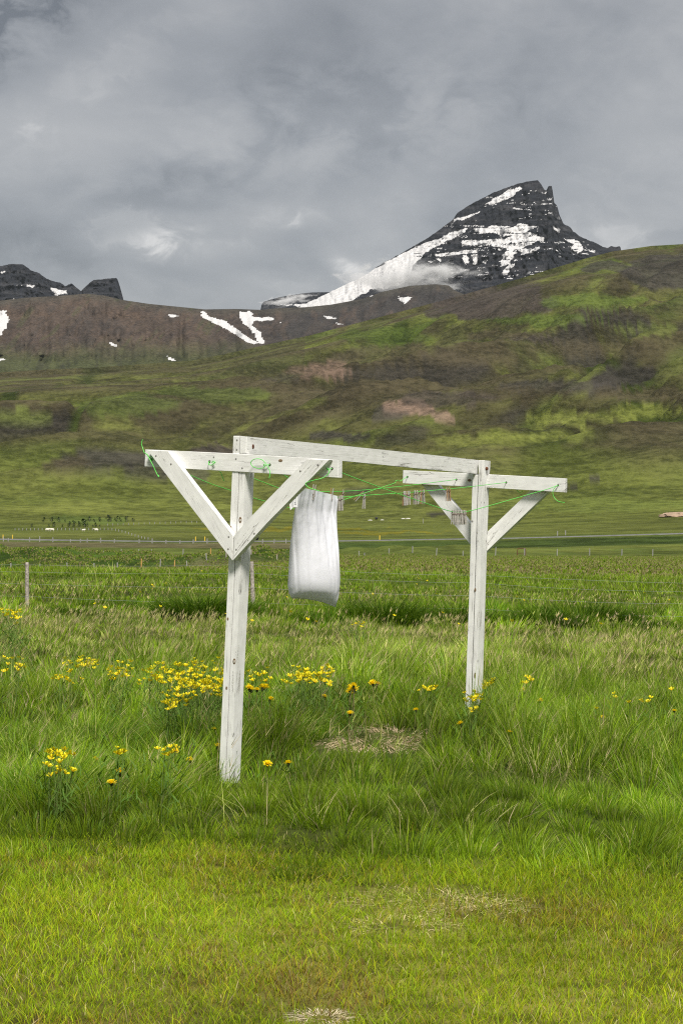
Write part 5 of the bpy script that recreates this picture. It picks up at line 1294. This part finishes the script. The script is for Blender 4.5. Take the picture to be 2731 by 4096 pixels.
def plant(base, blooms, kind, label, group, scale=1.0, leaves=True):
    """base: ground point; blooms: world points of its flower heads"""
    nm, cat = ('buttercup_plant', 'flower') if kind == 'b' else ('dandelion_plant', 'flower')
    e = empty(nm, base, label, cat, group)
    st = Acc(); sc_ = C(.17, .25, .06) if kind == 'b' else C(.26, .24, .10)
    fork = np.array([0, 0, .0])
    for w_ in blooms:
        q = np.array(w_) - base; t = FR.uniform(.35, .55) if kind == 'b' and len(blooms) > 1 else 0
        f_ = np.array([q[0] * .25, q[1] * .25, q[2] * t])
        if t: stem_tris(st, (0, 0, -.02), f_, .0016 * scale, sc_)
        stem_tris(st, f_ if t else (0, 0, -.02), q - np.array([0, 0, .002]), (.0012 if kind == 'b' else .0020) * scale, sc_, FR.uniform(-.02, .02))
        o = bpy.data.objects.new('bloom' if kind == 'b' else 'flower_head', BC if kind == 'b' else DL); COL.objects.link(o); o.parent = e
        o.location = tuple(q); s = FR.uniform(.85, 1.25) * scale; o.scale = (s, s, s * FR.uniform(.8, 1.3)); o.rotation_euler = (FR.uniform(-.1, .55), FR.uniform(-.4, .4), FR.uniform(0, 6))
    link_mesh('stem', big_mesh('stem', np.concatenate(st.V), np.concatenate(st.T), np.concatenate(st.C)), M['stem'], e)
    if leaves:
        n = 24; R = np.random.default_rng(FR.randint(0, 9999)); P = np.stack([R.normal(0, .045, n), R.normal(0, .045, n), R.uniform(.02, .22, n)], 1) * scale
        V, T, Cc = blades(P, R.uniform(.03, .06, n) * scale, R.uniform(.003, .007, n) * scale, R.uniform(0, 3.14, n), R.uniform(0, 6.28, n), R.uniform(.3, 1., n), R.uniform(.2, .8, n), np.tile(C(.08, .16, .02), (n, 1)), np.tile(C(.12, .22, .03), (n, 1)), 2)
        tag(link_mesh('leaf', big_mesh('leaf', V, T, Cc), M['stem'], e), kind='stuff')
def cluster(vx, vy, rx, ry, n, kind, label, group, h=(.23, .37), per=6, scale=1.35):
    pts = []
    for _ in range(n):
        while True:
            a, b = FR.gauss(0, .55), FR.gauss(0, .55)
            if abs(a) < 1.15 and abs(b) < 1.15: break
        hh = FR.uniform(*h); p = ground_at_v(vx + a * rx, vy + b * ry, hh); pts.append(p)
    pts.sort(key=lambda p: (round((p[1]) / .5), p[0]))
    for i in range(0, len(pts), per):
        g = pts[i:i + per]
        # stay one plant only if its heads are close together
        base = np.mean(g, 0); near = [p for p in g if np.hypot(*(p - base)[:2]) < .32]; rest = [p for p in g if np.hypot(*(p - base)[:2]) >= .32]
        for gg in ([near] if near else []) + [[p] for p in rest]:
            b = np.mean(gg, 0); b[2] = float(gz(b[0], b[1])); plant(b, gg, kind, label, group, scale)
L1 = 'buttercup in the dense yellow patch left of the near post'
for a, w_ in [((420, 1534, 72, 20, 64), 'along the upper edge of'), ((385, 1558, 60, 20, 56), 'in the left half of'), ((450, 1570, 64, 26, 86), 'in the middle of'), ((495, 1568, 26, 28, 36), 'at the post side of'), ((410, 1614, 34, 24, 30), 'at the low front edge of')]:
    cluster(*a, 'b', 'buttercup ' + w_ + ' the dense yellow patch left of the near post', 'dense buttercup patch, ' + w_.split(' the ')[1].replace(' of', ''))
cluster(185, 1524, 42, 14, 35, 'b', 'buttercup in the second yellow group from the left edge', 'second buttercup group'); cluster(155, 1560, 40, 20, 13, 'b', 'buttercup in the second yellow group from the left edge', 'second buttercup group')
cluster(278, 1540, 36, 22, 32, 'b', 'buttercup in the yellow group between the second group and the dense patch', 'third buttercup group')
cluster(28, 1528, 36, 16, 21, 'b', 'buttercup in the group at the left edge of the picture', 'left edge buttercups')
cluster(715, 1556, 58, 22, 81, 'b', 'buttercup in the yellow patch below the pillowcase', 'buttercups below the pillowcase')
cluster(590, 1560, 32, 22, 16, 'b', 'buttercup just right of the near post', 'buttercups right of the near post')
cluster(590, 1582, 22, 8, 6, 'd', 'orange yellow dandelion just right of the near post', 'dandelions right of the near post', per=1)
cluster(815, 1588, 22, 14, 8, 'd', 'orange yellow dandelion right of the patch below the pillowcase', 'dandelions below the pillowcase', per=1)
cluster(858, 1572, 10, 4, 2, 'd', 'one of two dandelions furthest right below the pillowcase', 'two dandelions', per=1)
cluster(975, 1582, 26, 8, 10, 'b', 'buttercup left of the far post foot', 'buttercups left of the far post')
cluster(1090, 1600, 26, 16, 21, 'b', 'buttercup standing against the foot of the far post', 'buttercups at the far post', (.22, .36)); cluster(1115, 1572, 22, 10, 10, 'b', 'buttercup just right of the far post foot', 'buttercups right of the far post'); cluster(1088, 1632, 14, 10, 6, 'b', 'buttercup low in front of the far post', 'buttercups in front of the far post', (.15, .25))
cluster(1210, 1565, 14, 12, 8, 'b', 'buttercup in the small group well right of the far post', 'buttercups well right of the far post')
cluster(1395, 1605, 130, 22, 6, 'b', 'lone buttercup in the grass on the right', 'scattered buttercups on the right', per=1)
cluster(1485, 1612, 16, 3, 4, 'b', 'buttercup in the trio near the right edge', 'trio near the right edge', per=1)
cluster(132, 1738, 34, 22, 20, 'b', 'buttercup in the nearest yellow group at lower left', 'nearest buttercup group', (.24, .36), 5); cluster(140, 1775, 28, 14, 8, 'b', 'buttercup in the nearest yellow group at lower left', 'nearest buttercup group', (.18, .28), 3)
cluster(275, 1728, 14, 14, 6, 'b', 'buttercup in the small group right of the nearest one', 'small lower group'); cluster(385, 1728, 22, 9, 9, 'b', 'buttercup in the low group left of the near post', 'low group left of the near post')
cluster(25, 1412, 28, 14, 29, 'b', 'buttercup by the leftmost fence post', 'buttercups by the fence post', (.4, .6), 5, 1.7)
cluster(820, 1436, 26, 8, 12, 'b', 'buttercup in front of the tussock below the pillowcase', 'buttercups by the tussock', (.3, .45), 3, 1.4)
for vx, vy, lab in [(614, 1757, 'large dandelion right of the near post foot, left of two'), (662, 1755, 'large dandelion right of the near post foot, right of two'), (436, 1748, 'single dandelion left of the near post, low'), (402, 1728, 'broad dandelion in the low group left of the near post'), (256, 1800, 'lowest dandelion at left, beside bent stalks'), (276, 1776, 'small yellow flower above the lowest dandelion at left'),
                    (218, 1745, 'dandelion right of the nearest buttercup group'), (500, 1716, 'dandelion half hidden behind the near post'), (491, 1676, 'yellow flower touching the left edge of the near post'), (1170, 1683, 'large dandelion right below the far post'), (1384, 1649, 'broad yellow dandelion far right in the grass'), (1058, 1664, 'orange dandelion in dry stalks before the far post'),
                    (1202, 1588, 'dandelion right of the far post, middle'), (1240, 1612, 'dandelion right of the far post, lower'), (1548, 1634, 'yellow flower at the right edge of the meadow'), (804, 1640, 'small yellow flower below the dandelions'), (620, 1608, 'pair of low yellow heads right of the near post'), (955, 1632, 'orange flower left of the far post foot'), (745, 1600, 'small dandelion below the pillowcase patch')]:
    hh = .19 if vy > 1640 else .23; p = ground_at_v(vx, vy, hh); b = p.copy(); b[2] = float(gz(b[0], b[1])); plant(b, [p], 'd', lab, None, FR.uniform(1.0, 1.25), True)
# specks of yellow far out in the field, too small to show their stems apart
for i in range(46):
    vx = FR.uniform(10, 1560); vy = FR.uniform(1302, 1436); p = ground_at_v(vx, vy, .35); o = link_mesh('field_flower', BC); o.location = tuple(p); s = FR.uniform(1.8, 2.8); o.scale = (s, s, s); o.rotation_euler = (.5, 0, FR.uniform(0, 6))
    tag(o, 'tiny yellow flower speck in the grass beyond the white frame', 'flower', 'yellow specks beyond the frame')
